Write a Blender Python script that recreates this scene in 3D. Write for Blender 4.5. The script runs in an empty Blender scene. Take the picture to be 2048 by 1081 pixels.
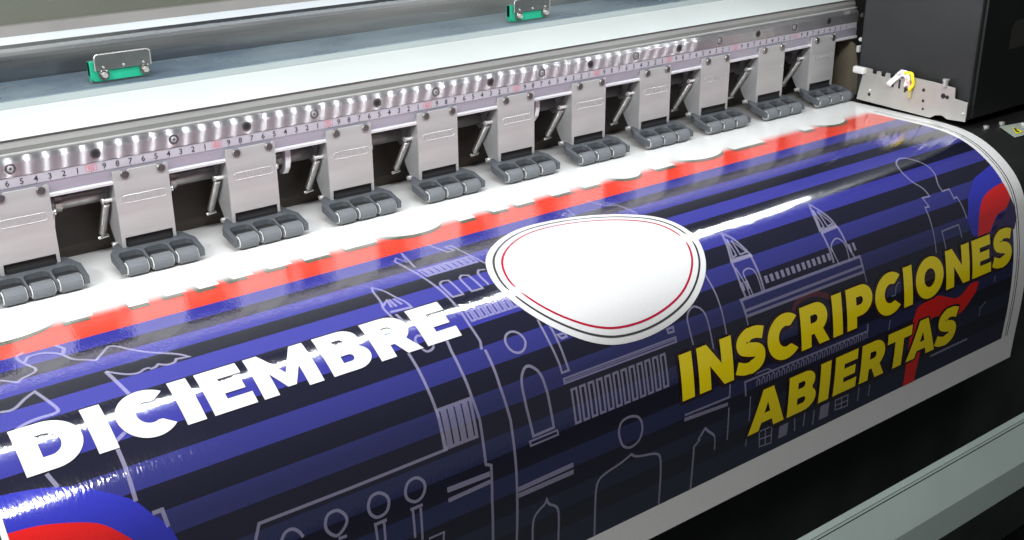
import bpy, bmesh, math, random
from mathutils import Vector, Matrix
from mathutils.geometry import tessellate_polygon
random.seed(7)
PI = math.pi
CM = 0.01                                   # all builders below think in centimetres
SC = bpy.context.scene
COL = SC.collection

# ------------------------------------------------------------------ camera
cam_d = bpy.data.cameras.new('camera'); cam = bpy.data.objects.new('camera', cam_d); COL.objects.link(cam)
AX = Vector((0.7940067, -0.6078602, -0.0077030)); AY = Vector((-0.2366947, -0.2974572, -0.9249296)); AZ = Vector((0.5599366, 0.7362236, -0.3800603))
m = Matrix.Identity(4)
for r in range(3):
    m[r][0] = AX[r]; m[r][1] = -AY[r]; m[r][2] = -AZ[r]
m[0][3], m[1][3], m[2][3] = -1.1490287, -0.8441584, 0.2537996
cam.matrix_world = m
cam_d.sensor_width = 36.0; cam_d.lens = 36.0*2302.99/2048
cam_d.clip_start = 0.02; cam_d.clip_end = 60
SC.camera = cam

# ------------------------------------------------------------------ world and lamps
SC.view_settings.view_transform = 'Standard'; SC.view_settings.look = 'None'
SC.view_settings.exposure = 0.0; SC.view_settings.gamma = 1.0
SC.view_settings.use_curve_mapping = False
w = bpy.data.worlds.new('World'); SC.world = w; w.use_nodes = True
bg = w.node_tree.nodes['Background']; bg.inputs[0].default_value = (0.82, 0.86, 1.0, 1); bg.inputs[1].default_value = 0.05

def area(name, loc, target, size, sizey, power, color):
    d = bpy.data.lights.new(name, 'AREA'); d.shape = 'RECTANGLE'; d.size = size; d.size_y = sizey
    d.energy = power; d.color = color
    o = bpy.data.objects.new(name, d); COL.objects.link(o)
    o.location = Vector(loc); o.rotation_euler = (Vector(target)-Vector(loc)).to_track_quat('-Z', 'Y').to_euler()
    return o
area('ceiling_lamp', (-1.18, -0.87, 1.25), (-0.95, -0.25, -0.1), 0.9, 0.10, 15.0, (0.98, 0.98, 0.97))
area('added_fill_lamp', (-2.45, -0.87, 1.25), (-0.95, -0.25, -0.2), 1.3, 0.10, 38.0, (1.0, 0.98, 0.96))  # added fill that brightens the sheet front, its reflection left of the view
LED_STRENGTH = 2600.0
LED_Y, LED_Z, LED_END = -15.6, 17.2, -4.0

# ------------------------------------------------------------------ materials
def nt_of(name):
    mt = bpy.data.materials.new(name); mt.use_nodes = True
    nt = mt.node_tree; return mt, nt, nt.nodes['Principled BSDF']
def noise(nt, scale, detail=3, stretch=None, rough=0.5):
    tc = nt.nodes.new('ShaderNodeTexCoord'); n = nt.nodes.new('ShaderNodeTexNoise')
    n.inputs['Scale'].default_value = scale; n.inputs['Detail'].default_value = detail; n.inputs['Roughness'].default_value = rough
    mp = nt.nodes.new('ShaderNodeMapping'); nt.links.new(tc.outputs['Object'], mp.inputs[0])
    if stretch: mp.inputs['Scale'].default_value = stretch
    nt.links.new(mp.outputs[0], n.inputs['Vector']); return n
def brushed_metal(name, col, rough, aniso):
    """fine grooves along x: each lamp is drawn out into an upright streak"""
    mt, nt, p = nt_of(name); N = nt.nodes; L = nt.links
    p.inputs['Base Color'].default_value = (*col, 1); p.inputs['Metallic'].default_value = 0.1; p.inputs['Roughness'].default_value = 0.35
    n = noise(nt, 60, 3, (0.05, 4, 4)); cr = nt.nodes.new('ShaderNodeMapRange'); cr.inputs[1].default_value = 0.35; cr.inputs[2].default_value = 0.65
    cr.inputs[3].default_value = 0.60; cr.inputs[4].default_value = 0.72; L.new(n.outputs[0], cr.inputs[0])
    g = N.new('ShaderNodeBsdfAnisotropic'); g.distribution = 'GGX'; g.inputs['Color'].default_value = (*[min(1, c*3.2) for c in col], 1)
    g.inputs['Roughness'].default_value = rough; g.inputs['Anisotropy'].default_value = aniso
    t = N.new('ShaderNodeCombineXYZ'); t.inputs[0].default_value = 1.0; L.new(t.outputs[0], g.inputs['Tangent'])
    mx = N.new('ShaderNodeMixShader'); L.new(cr.outputs[0], mx.inputs[0]); L.new(p.outputs[0], mx.inputs[1]); L.new(g.outputs[0], mx.inputs[2])
    L.new(mx.outputs[0], N['Material Output'].inputs['Surface'])
    return mt
def mat(name, col, rough=0.5, metal=0.0, var=0.06, vscale=60, bump=0.0, bscale=400, stretch=None, spec=0.5, rvar=0.0, aniso=0.0, arot=0.0, col2=None, coat=0.0):
    mt, nt, p = nt_of(name)
    p.inputs['Roughness'].default_value = rough; p.inputs['Metallic'].default_value = metal
    p.inputs['Specular IOR Level'].default_value = spec
    if coat: p.inputs['Coat Weight'].default_value = coat; p.inputs['Coat Roughness'].default_value = 0.12
    n = noise(nt, vscale, 4, stretch)
    mx = nt.nodes.new('ShaderNodeMix'); mx.data_type = 'RGBA'
    c1 = [max(0, c*(1-var)) for c in col]; c2 = [min(1, c*(1+var)) for c in col] if col2 is None else col2
    mx.inputs[6].default_value = (*c1, 1); mx.inputs[7].default_value = (*c2, 1)
    rp = nt.nodes.new('ShaderNodeMapRange'); rp.inputs[1].default_value = 0.35; rp.inputs[2].default_value = 0.65
    nt.links.new(n.outputs[0], rp.inputs[0]); nt.links.new(rp.outputs[0], mx.inputs[0]); nt.links.new(mx.outputs[2], p.inputs['Base Color'])
    if rvar:
        rr = nt.nodes.new('ShaderNodeMapRange'); rr.inputs[1].default_value = 0.3; rr.inputs[2].default_value = 0.7
        rr.inputs[3].default_value = max(0.02, rough-rvar); rr.inputs[4].default_value = rough+rvar
        nt.links.new(n.outputs[0], rr.inputs[0]); nt.links.new(rr.outputs[0], p.inputs['Roughness'])
    if bump:
        b = nt.nodes.new('ShaderNodeBump'); b.inputs['Distance'].default_value = 0.001; b.inputs['Strength'].default_value = bump
        nb = noise(nt, bscale, 2, stretch); nt.links.new(nb.outputs[0], b.inputs['Height']); nt.links.new(b.outputs[0], p.inputs['Normal'])
    if aniso:
        p.inputs['Anisotropic'].default_value = aniso; p.inputs['Anisotropic Rotation'].default_value = arot
        t = nt.nodes.new('ShaderNodeCombineXYZ'); t.inputs[2].default_value = 1.0; nt.links.new(t.outputs[0], p.inputs['Tangent'])
    return mt
INK = {}
def ink(name, col, fade=False, alpha=1.0, rough=0.08):
    """glossy printed vinyl; fade=True lets the paper through where the last print passes are still missing"""
    if name in INK: return INK[name]
    mt, nt, p = nt_of('ink_'+name)
    L = nt.links; N = nt.nodes
    p.inputs['Roughness'].default_value = rough; p.inputs['Specular IOR Level'].default_value = 0.9
    p.inputs['Coat Weight'].default_value = 1.0; p.inputs['Coat IOR'].default_value = 2.35; p.inputs['Coat Roughness'].default_value = rough
    tc = N.new('ShaderNodeTexCoord')
    # fine pile-up of ink droplets and the ribs of the platen under the sheet
    mp = N.new('ShaderNodeMapping'); mp.inputs['Scale'].default_value = (1.0, 0.3, 0.3); L.new(tc.outputs['Object'], mp.inputs[0])
    n1 = N.new('ShaderNodeTexNoise'); n1.inputs['Scale'].default_value = 650; n1.inputs['Detail'].default_value = 2; L.new(mp.outputs[0], n1.inputs['Vector'])
    n2 = N.new('ShaderNodeTexNoise'); n2.inputs['Scale'].default_value = 26; n2.inputs['Detail'].default_value = 2; L.new(tc.outputs['Object'], n2.inputs['Vector'])
    b1 = N.new('ShaderNodeBump'); b1.inputs['Distance'].default_value = 0.00028; b1.inputs['Strength'].default_value = 0.40; L.new(n1.outputs[0], b1.inputs['Height'])
    b2 = N.new('ShaderNodeBump'); b2.inputs['Distance'].default_value = 0.0006; b2.inputs['Strength'].default_value = 0.12; L.new(n2.outputs[0], b2.inputs['Height'])
    L.new(b1.outputs[0], b2.inputs['Normal']); L.new(b2.outputs[0], p.inputs['Normal']); L.new(b2.outputs[0], p.inputs['Coat Normal'])
    rr = N.new('ShaderNodeMapRange'); rr.inputs[1].default_value = 0.3; rr.inputs[2].default_value = 0.7; rr.inputs[3].default_value = rough*0.7; rr.inputs[4].default_value = rough*1.5
    n4 = N.new('ShaderNodeTexNoise'); n4.inputs['Scale'].default_value = 14; n4.inputs['Detail'].default_value = 5; L.new(tc.outputs['Object'], n4.inputs['Vector'])
    L.new(n4.outputs[0], rr.inputs[0]); L.new(rr.outputs[0], p.inputs['Roughness']); L.new(rr.outputs[0], p.inputs['Coat Roughness'])
    mx = N.new('ShaderNodeMix'); mx.data_type = 'RGBA'
    mx.inputs[6].default_value = (*[c*0.94 for c in col], 1); mx.inputs[7].default_value = (*[min(1, c*1.06) for c in col], 1)
    n3 = N.new('ShaderNodeTexNoise'); n3.inputs['Scale'].default_value = 900; n3.inputs['Detail'].default_value = 1; L.new(tc.outputs['Object'], n3.inputs['Vector'])
    L.new(n3.outputs[0], mx.inputs[0]); out = mx.outputs[2]
    if fade:
        sx = N.new('ShaderNodeSeparateXYZ'); L.new(tc.outputs['Object'], sx.inputs[0])
        ns = N.new('ShaderNodeTexNoise'); ns.inputs['Scale'].default_value = 55; ns.inputs['Detail'].default_value = 3; L.new(tc.outputs['Object'], ns.inputs['Vector'])
        ad = N.new('ShaderNodeMath'); ad.operation = 'MULTIPLY_ADD'; ad.inputs[1].default_value = 0.006; L.new(ns.outputs[0], ad.inputs[0]); L.new(sx.outputs[1], ad.inputs[2])
        mr = N.new('ShaderNodeMapRange'); mr.interpolation_type = 'SMOOTHSTEP'
        mr.inputs[1].default_value = -0.0595; mr.inputs[2].default_value = -0.0790; mr.inputs[3].default_value = 0; mr.inputs[4].default_value = 1
        L.new(ad.outputs[0], mr.inputs[0])
        m2 = N.new('ShaderNodeMix'); m2.data_type = 'RGBA'; m2.inputs[6].default_value = (0.86, 0.86, 0.85, 1)
        L.new(mr.outputs[0], m2.inputs[0]); L.new(out, m2.inputs[7]); out = m2.outputs[2]
    L.new(out, p.inputs['Base Color'])
    if alpha < 1: p.inputs['Alpha'].default_value = alpha
    INK[name] = mt
    return mt

M = dict(
 plate = mat('pinch_plate_metal', (0.41, 0.405, 0.40), 0.38, 0.4, 0.05, 30, 0.04, 900, rvar=0.07, stretch=(0.4, 1, 3)),
 plate_side = mat('pinch_side_metal', (0.36, 0.36, 0.365), 0.45, 0.5, 0.06, 40),
 chrome = mat('bright_steel', (0.72, 0.71, 0.69), 0.25, 0.65, 0.1, 300, 0.3, 800),
 screw = mat('dark_screw_steel', (0.30, 0.28, 0.27), 0.28, 0.9, 0.2, 400),
 socket = mat('screw_socket_dark', (0.01, 0.01, 0.01), 0.5),
 spring = mat('spring_wire', (0.55, 0.54, 0.52), 0.3, 0.85, 0.1, 300),
 holder = mat('grey_plastic_holder', (0.060, 0.066, 0.074), 0.45, 0, 0.08, 50, 0.1, 700),
 rubber = mat('grey_roller_rubber', (0.105, 0.113, 0.122), 0.7, 0, 0.05, 80, 0.2, 900),
 white_pl = mat('white_plastic', (0.55, 0.55, 0.54), 0.5),
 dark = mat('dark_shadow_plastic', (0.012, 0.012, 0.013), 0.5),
 rail = brushed_metal('brushed_rail', (0.235, 0.230, 0.236), 0.19, 0.90),
 rail2 = mat('satin_rail', (0.36, 0.345, 0.40), 0.38, 0.5, 0.05, 60, stretch=(0.06, 3, 3)),
 lip = mat('rail_lip', (0.70, 0.69, 0.71), 0.3, 0.5, 0.04, 60),
 tape = mat('ruler_tape', (0.34, 0.32, 0.36), 0.4, 0.1, 0.04, 50),
 black_print = mat('black_print', (0.012, 0.012, 0.016), 0.5),
 red_print = mat('red_print', (0.45, 0.07, 0.09), 0.5),
 shaft = mat('shaft_steel', (0.26, 0.25, 0.245), 0.35, 0.7, 0.08, 60),
 rear = mat('rear_panel_brown', (0.036, 0.025, 0.019), 0.38, 0.0, 0.25, 30, rvar=0.1),
 white_paint = mat('white_painted_beam', (0.52, 0.56, 0.55), 0.4, 0, 0.03, 12),
 trim_paint = mat('pale_trim', (0.26, 0.30, 0.30), 0.4, 0, 0.02, 12),
 grey_lip = mat('grey_lip', (0.155, 0.155, 0.145), 0.5, 0, 0.12, 30, stretch=(0.2, 3, 3)),
 line_grey = mat('pale_line', (0.50, 0.50, 0.49), 0.4, 0.3, 0.04, 40),
 ledge = mat('blue_film_ledge', (0.15, 0.215, 0.29), 0.28, 0.3, 0.20, 8, stretch=(1, 2, 2), col2=(0.27, 0.34, 0.38), rvar=0.08),
 brushed = mat('dark_brushed_cover', (0.09, 0.10, 0.115), 0.30, 0.6, 0.22, 7, stretch=(0.3, 5, 5), rvar=0.12, col2=(0.25, 0.25, 0.235)),  # colour streaks stand in for smeared reflections on the metal
 topstrip = mat('grey_top_strip', (0.26, 0.25, 0.24), 0.5, 0, 0.05, 20),
 bright = mat('highlight_edge', (0.62, 0.66, 0.69), 0.3, 0.2, 0.03, 20),  # pale colour stands in for the highlight on the bevel
 wall = mat('dim_green_wall', (0.14, 0.15, 0.12), 0.8, 0, 0.08, 4),
 green = mat('green_plastic', (0.015, 0.33, 0.19), 0.35, 0, 0.12, 80),
 clearplate = mat('bracket_steel', (0.33, 0.35, 0.34), 0.3, 0.85, 0.12, 60),
 black_shell = mat('carriage_black', (0.020, 0.022, 0.023), 0.42, 0, 0.2, 8, rvar=0.06),
 black_front = mat('carriage_front_black', (0.006, 0.007, 0.006), 0.5, 0, 0.2, 8),
 bracket = mat('carriage_bracket_steel', (0.47, 0.46, 0.43), 0.42, 0.6, 0.06, 30),
 platen = mat('platen_black', (0.014, 0.015, 0.014), 0.42, 0, 0.2, 25, 0.15, 300),
 body = mat('body_black', (0.040, 0.050, 0.045), 0.5, 0, 0.25, 12),
 tray = mat('tray_grey_green', (0.40, 0.49, 0.46), 0.5, 0, 0.04, 12),
 tray_front = mat('tray_front_grey', (0.26, 0.30, 0.29), 0.55, 0, 0.05, 12),
 floor = mat('dark_floor', (0.03, 0.034, 0.03), 0.8, 0, 0.5, 60, 0.3, 200),
 yellow = mat('sticker_yellow', (0.65, 0.60, 0.02), 0.4),
 sticker = mat('sticker_grey', (0.32, 0.36, 0.31), 0.35),
 wire_w = mat('white_wire', (0.75, 0.75, 0.78), 0.4), wire_y = mat('yellow_wire', (0.85, 0.70, 0.01), 0.35), wire_p = mat('pink_wire', (0.75, 0.42, 0.36), 0.4),
 tab = mat('grey_strap', (0.055, 0.055, 0.05), 0.6),
)

# ------------------------------------------------------------------ object helpers
def link(name, me, mats, parent=None, smooth=False):
    me.update()
    o = bpy.data.objects.new(name, me); COL.objects.link(o)
    for a in (mats if isinstance(mats, (list, tuple)) else [mats]): me.materials.append(a)
    if parent is not None: o.parent = parent
    if smooth:
        for p in me.polygons: p.use_smooth = True
    return o
def obj(name, bm, mats, parent=None, smooth=False, recalc=True, bevel=0):
    if recalc: bmesh.ops.recalc_face_normals(bm, faces=bm.faces)
    me = bpy.data.meshes.new(name); bm.to_mesh(me); bm.free()
    o = link(name, me, mats, parent, smooth)
    if bevel:
        b = o.modifiers.new('bevel', 'BEVEL'); b.width = bevel*CM; b.segments = 2; b.limit_method = 'ANGLE'; b.angle_limit = 0.6
    if smooth == 2:
        for e in me.edges: pass
    return o
def tag(o, label=None, cat=None, group=None, kind=None):
    for k, v in (('label', label), ('category', cat), ('group', group), ('kind', kind)):
        if v: o[k] = v
    return o
def thing(name, label, cat, loc=(0, 0, 0), group=None):
    o = bpy.data.objects.new(name, None); COL.objects.link(o); o.empty_display_size = 0.01
    o.location = Vector(loc)*CM
    return tag(o, label, cat, group)
def V(*a): return Vector(a)*CM
def box(bm, x0, x1, y0, y1, z0, z1):
    v = [bm.verts.new(V(x, y, z)) for x in (x0, x1) for y in (y0, y1) for z in (z0, z1)]
    for f in ((0,1,3,2),(4,6,7,5),(0,4,5,1),(2,3,7,6),(0,2,6,4),(1,5,7,3)): bm.faces.new([v[i] for i in f])
def prismx(bm, pts, x0, x1):
    """closed (y,z) outline extruded along x"""
    a = [bm.verts.new(V(x0, y, z)) for y, z in pts]; b = [bm.verts.new(V(x1, y, z)) for y, z in pts]
    n = len(pts)
    for i in range(n): bm.faces.new((a[i], a[(i+1) % n], b[(i+1) % n], b[i]))
    bm.faces.new(a[::-1]); bm.faces.new(b)
def prismz(bm, pts, zf_top, zf_bot):
    """closed (x,y) outline extruded in z; zf_* are functions of y"""
    a = [bm.verts.new(V(x, y, zf_bot(y))) for x, y in pts]; b = [bm.verts.new(V(x, y, zf_top(y))) for x, y in pts]
    n = len(pts)
    for i in range(n): bm.faces.new((a[i], a[(i+1) % n], b[(i+1) % n], b[i]))
    for tri in tessellate_polygon([[Vector((x, y, 0)) for x, y in pts]]):
        bm.faces.new([a[i] for i in tri]); bm.faces.new([b[i] for i in tri])
def cyl(bm, p0, p1, r0, r1=None, n=20, cap=True):
    p0 = Vector(p0); p1 = Vector(p1); r1 = r0 if r1 is None else r1
    d = (p1-p0).normalized(); u = d.orthogonal().normalized(); w_ = d.cross(u)
    A = []; B = []
    for i in range(n):
        c = math.cos(2*PI*i/n)*u + math.sin(2*PI*i/n)*w_
        A.append(bm.verts.new((p0+c*r0)*CM)); B.append(bm.verts.new((p1+c*r1)*CM))
    for i in range(n): bm.faces.new((A[i], A[(i+1) % n], B[(i+1) % n], B[i]))
    if cap: bm.faces.new(A[::-1]); bm.faces.new(B)
def tube(bm, pts, r, n=8):
    pts = [Vector(p) for p in pts]; rings = []
    for i, p in enumerate(pts):
        d = (pts[min(i+1, len(pts)-1)]-pts[max(i-1, 0)]).normalized()
        u = d.cross(Vector((0.3, 0.1, 1))).normalized(); w_ = d.cross(u)
        rings.append([bm.verts.new((p+(math.cos(2*PI*k/n)*u+math.sin(2*PI*k/n)*w_)*r)*CM) for k in range(n)])
    for a, b in zip(rings, rings[1:]):
        for k in range(n): bm.faces.new((a[k], a[(k+1) % n], b[(k+1) % n], b[k]))
    bm.faces.new(rings[0][::-1]); bm.faces.new(rings[-1])
_tx = {}
def text2d(s, bold=0.018, space=1.0):
    """built-in font as (verts, faces) in 2D, x from 0, cap height about 0.7"""
    key = (s, bold)
    if key in _tx: return _tx[key]
    cu = bpy.data.curves.new('t', 'FONT'); cu.body = s; cu.size = 1; cu.offset = bold; cu.space_character = space; cu.resolution_u = 4
    o = bpy.data.objects.new('t', cu); COL.objects.link(o)
    dg = bpy.context.evaluated_depsgraph_get(); me = bpy.data.meshes.new_from_object(o.evaluated_get(dg))
    vs = [(v.co.x, v.co.y) for v in me.vertices]; fs = [tuple(p.vertices) for p in me.polygons]
    bpy.data.objects.remove(o); bpy.data.curves.remove(cu); bpy.data.meshes.remove(me)
    _tx[key] = (vs, fs); return _tx[key]
def put_text(bm, s, cx, cz, h, y, wscale=1.0, thick=0.0, bold=0.018, space=1.0):
    """text standing in the x-z plane at depth y, centred on cx, cz, cap height h"""
    vs, fs = text2d(s, bold, space); x0 = min(v[0] for v in vs); x1 = max(v[0] for v in vs); z0 = min(v[1] for v in vs); z1 = max(v[1] for v in vs)
    k = h/(z1-z0)
    nv = [bm.verts.new(V(cx+(v[0]-(x0+x1)/2)*k*wscale, y, cz+(v[1]-(z0+z1)/2)*k)) for v in vs]
    fl = [bm.faces.new([nv[i] for i in f]) for f in fs]
    if thick:
        r = bmesh.ops.extrude_face_region(bm, geom=fl)
        for e in r['geom']:
            if isinstance(e, bmesh.types.BMVert): e.co.y -= thick*CM
def catmull(p, closed=True, k=8):
    out = []; n = len(p)
    for i in range(n if closed else n-1):
        g = (lambda j: p[j % n]) if closed else (lambda j: p[max(0, min(n-1, j))])
        a, b, c, d = g(i-1), g(i), g(i+1), g(i+2)
        for t in range(k):
            t /= k
            out.append(tuple(0.5*((2*b[q])+(-a[q]+c[q])*t+(2*a[q]-5*b[q]+4*c[q]-d[q])*t*t+(-a[q]+3*b[q]-3*c[q]+d[q])*t**3) for q in (0, 1)))
    if not closed: out.append(tuple(p[-1]))
    return out

# ------------------------------------------------------------------ the path the sheet takes over the platen (arc length s, cm)
TH = [0.0, 0.0, 0.0, 0.007, 0.0355, 0.0945, 0.1921, 0.3255, 0.4643, 0.5792, 0.6977, 0.8688, 1.0869, 1.2671, 1.3288, 1.356, 1.413, 1.475, 1.5145, 1.5442, 1.5768, 1.6015, 1.6086, 1.6027, 1.5941, 1.5863, 1.5795, 1.574, 1.5692]
PATH = [(9.0-0.1*i, -8.2) for i in range(181)]
for i in range(420):
    q = (i+0.5)/420*28; k = int(q); f = q-k; f = f*f*(3-2*f)*0.5+f*0.5
    th = TH[k]*(1-f)+TH[k+1]*f; a = PATH[-1]
    PATH.append((a[0]-0.1*math.cos(th), a[1]-0.1*math.sin(th)))
def on_sheet(x, s, lift=0.0):
    q = max(0.0, min(len(PATH)-1.001, s*10)); i = int(q); f = q-i
    a, b = PATH[i], PATH[i+1]
    a0, b0 = PATH[max(0, i-4)], PATH[min(len(PATH)-1, i+5)]
    ty, tz = b0[0]-a0[0], b0[1]-a0[1]; l = math.hypot(ty, tz); ny, nz = tz/l, -ty/l
    return (x, a[0]+(b[0]-a[0])*f+ny*lift, a[1]+(b[1]-a[1])*f+nz*lift)
X0, X1 = -150.0, 30.0
# ------------------------------------------------------------------ large structure
bm = bmesh.new(); box(bm, -400, 300, -300, 300, -92, -90); tag(obj('floor', bm, M['floor']), kind='structure')
bm = bmesh.new(); box(bm, -400, 300, 160, 164, -90, 260); tag(obj('wall', bm, M['wall']), kind='structure')

body = thing('printer_body', 'black printer body under the platen and below the hanging print', 'printer body', (-50, 0, -40))
def onto(o, root):                      # keep world coordinates while parenting to an Empty
    o.parent = root; o.matrix_parent_inverse = Matrix.Translation(-Vector(root.location)); return o
def part(name, bm, mt, root, **k):
    o = obj(name, bm, mt, None, **k); return onto(o, root)
bm = bmesh.new(); box(bm, X0, 60, -16, 30, -75, -12); part('front_panel', bm, M['body'], body)
bm = bmesh.new(); box(bm, -75, 2, -17.6, -16.2, -33, -24); part('lower_rib', bm, M['platen'], body, bevel=0.5)
for x in (-64, -38, -12):
    bm = bmesh.new(); cyl(bm, (x, -17.5, -29), (x, -18, -29), 0.5); part('bolt', bm, M['screw'], body)

platen = thing('platen', 'black curved platen that carries the printed sheet, bare at its right end', 'platen', (-50, -15, -8.5))
bm = bmesh.new()
rows = []
for k in range(0, 75):
    s = k*0.5
    rows.append([bm.verts.new(V(*on_sheet(x, s, -0.12))) for x in (X0, 40)])
for a, b in zip(rows, rows[1:]): bm.faces.new((a[0], a[1], b[1], b[0]))
part('curved_plate', bm, M['platen'], platen, smooth=True)
for x, y in ((1.3, -18.1), (4.1, -18.3)):
    bm = bmesh.new(); cyl(bm, (x, y, -8.9), (x, y, -8.5), 0.36, 0.30); part('screw', bm, M['chrome'], platen)
bm = bmesh.new(); box(bm, 6.4, 12, -19.9, -19.3, -9.3, -8.75); part('metal_strip', bm, M['chrome'], platen)
# warning sticker lying on the platen
st = thing('warning_sticker', 'grey sticker with a yellow warning triangle on the black platen', 'sticker', (1.8, -21.4, -8.4))
def on_platen(pts, lift): return [V(*on_sheet(x, 9-y if y > -9 else s_of_y(y), lift)) for x, y in pts]
def s_of_y(y):
    for i, p in enumerate(PATH):
        if p[0] <= y: return i/10
    return len(PATH)/10
def patch(pts, lift, mt, name):
    bm = bmesh.new(); vs = [bm.verts.new(p) for p in on_platen(pts, lift)]
    for t in tessellate_polygon([[Vector((x, y, 0)) for x, y in pts]]): bm.faces.new([vs[i] for i in t])
    return part(name, bm, mt, st)
patch([(2.8, -18.7), (7.6, -19.2), (6.4, -20.9), (2.7, -20.8)], 0.0, M['sticker'], 'label_base')
patch([(3.5, -20.4), (5.0, -20.45), (4.35, -19.25)], 0.03, M['yellow'], 'yellow_triangle')
patch([(3.95, -20.25), (4.4, -20.3), (4.2, -20.0), (4.5, -19.8), (4.3, -19.6), (3.95, -20.0)], 0.06, M['black_print'], 'warning_mark')

# ------------------------------------------------------------------ beam above the rail
beam = thing('beam_cover', 'long white painted beam cover with grey lip above the ruler rail', 'beam cover', (-50, 3, 3))
bm = bmesh.new(); prismx(bm, [(0.55, 1.84), (0.45, 1.98), (0.85, 1.99), (0.9, 1.84)], X0, 1.5); part('edge_trim', bm, M['line_grey'], beam)
bm = bmesh.new(); prismx(bm, [(0.86, 2.0), (0.8, 2.35), (1.0, 2.75), (0.75, 2.99), (1.6, 3.0), (1.6, 2.0)], X0, 1.5); part('grey_lip', bm, M['grey_lip'], beam)
bm = bmesh.new(); prismx(bm, [(0.72, 3.0), (5.0, 4.15), (5.0, 2.6), (1.7, 2.6), (1.7, 2.9)], X0, 1.5); part('white_panel', bm, M['white_paint'], beam)
bm = bmesh.new(); prismx(bm, [(5.004, 3.6), (5.004, 4.2), (5.15, 4.68), (5.6, 4.6), (5.6, 3.6)], X0, 1.5); part('pale_step', bm, M['trim_paint'], beam)
bm = bmesh.new(); box(bm, X0, 1.5, 5.16, 5.41, 4.4, 4.62); part('dark_joint', bm, M['dark'], beam)
gd = thing('metal_guard', 'long grey metal guard strip with bright top edge behind the white beam', 'metal guard', (-50, 8, 5))
bm = bmesh.new(); prismx(bm, [(5.42, 4.58), (5.42, 4.72), (10.0, 5.12), (10.0, 4.8), (5.6, 4.4)], X0, 1.5); part('blue_film_ledge', bm, M['ledge'], gd)
bm = bmesh.new()
prof = [(10.0, 5.14)]+[(10.0-0.25*math.sin(t*PI/10), 5.14+2.8*t/10) for t in range(1, 10)]+[(9.95, 7.94), (11.5, 7.94), (11.5, 5.14)]
prismx(bm, prof, X0, 1.5); part('brushed_face', bm, M['brushed'], gd, smooth=False)
bm = bmesh.new(); prismx(bm, [(9.94, 7.95), (10.15, 8.50), (10.8, 8.50), (10.8, 7.95)], X0, 1.5); part('highlight_edge', bm, M['bright'], gd)
bm = bmesh.new(); prismx(bm, [(10.2, 8.51), (10.3, 9.3), (11, 9.3), (11, 8.51)], X0, 1.5); part('grey_top_strip', bm, M['topstrip'], gd)

bm = bmesh.new(); prismx(bm, [(11.5, 5.2), (11.5, 60), (12.5, 60), (12.5, 5.2)], X0, 60); tag(obj('near_wall', bm, M['wall']), 'matt grey green background wall rising behind the metal guard', 'background wall')  # background wall set close so that the lamps light it

# ------------------------------------------------------------------ rail with ruler
rail = thing('ruler_rail', 'silver rail with a centimetre ruler and a row of screw holes above the pinch rollers', 'ruler rail', (-50, 0, 0))
HX = [-101.7+6.09*i for i in range(18)]
bm = bmesh.new()
prismx(bm, [(0, 0.46), (0, 1.46), (0.05, 1.52), (0.34, 1.80), (0.9, 1.80), (0.9, 0.46)], X0, 1.2); part('rail_bar', bm, M['rail'], rail)
bm = bmesh.new(); prismx(bm, [(0.02, 0.40), (0.02, 0.455), (0.9, 0.455), (0.9, 0.40)], X0, 1.2); part('groove', bm, M['screw'], rail)
bm = bmesh.new(); prismx(bm, [(0.0, -0.30), (0.0, 0.395), (0.9, 0.395), (0.9, -0.30)], X0, 1.0); part('ruler_tape', bm, M['tape'], rail)
bm = bmesh.new(); prismx(bm, [(0.10, -1.22), (0.05, -0.305), (0.9, -0.305), (0.9, -1.22)], X0, 1.2); part('lower_flange', bm, M['rail2'], rail)
bm = bmesh.new(); prismx(bm, [(-0.12, -1.5), (-0.12, -1.30), (-0.02, -1.225), (1.2, -1.225), (1.2, -1.5)], X0, 1.2); part('rail_lip', bm, M['lip'], rail, bevel=0.03)
bm = bmesh.new(); bt = bmesh.new()
for n in range(0, 112):
    if n % 10: put_text(bm, str(n % 10), -n, 0.06, 0.44, -0.006, 1.05)
    elif n:
        br = bmesh.new(); put_text(br, str(n), -n, 0.07, 0.38, -0.006, 0.95, 0.0, 0.004, 1.05)
        for (a, b, c, d) in ((-.42, .42, .31, .34), (-.42, .42, -.17, -.14), (-.42, -.385, -.14, .31), (.385, .42, -.14, .31)):
            br.faces.new([br.verts.new(V(-n+q[0], -0.006, q[1])) for q in ((a, c), (b, c), (b, d), (a, d))])
        part('red_ruler_number', br, M['red_print'], rail, recalc=False)
    bt.faces.new([bt.verts.new(V(-n+q[0], -0.006, q[1])) for q in ((-.02, -.28), (.02, -.28), (.02, -.19), (-.02, -.19))])
part('ruler_numerals', bm, M['black_print'], rail, recalc=False); part('ruler_ticks', bt, M['black_print'], rail, recalc=False)
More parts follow.
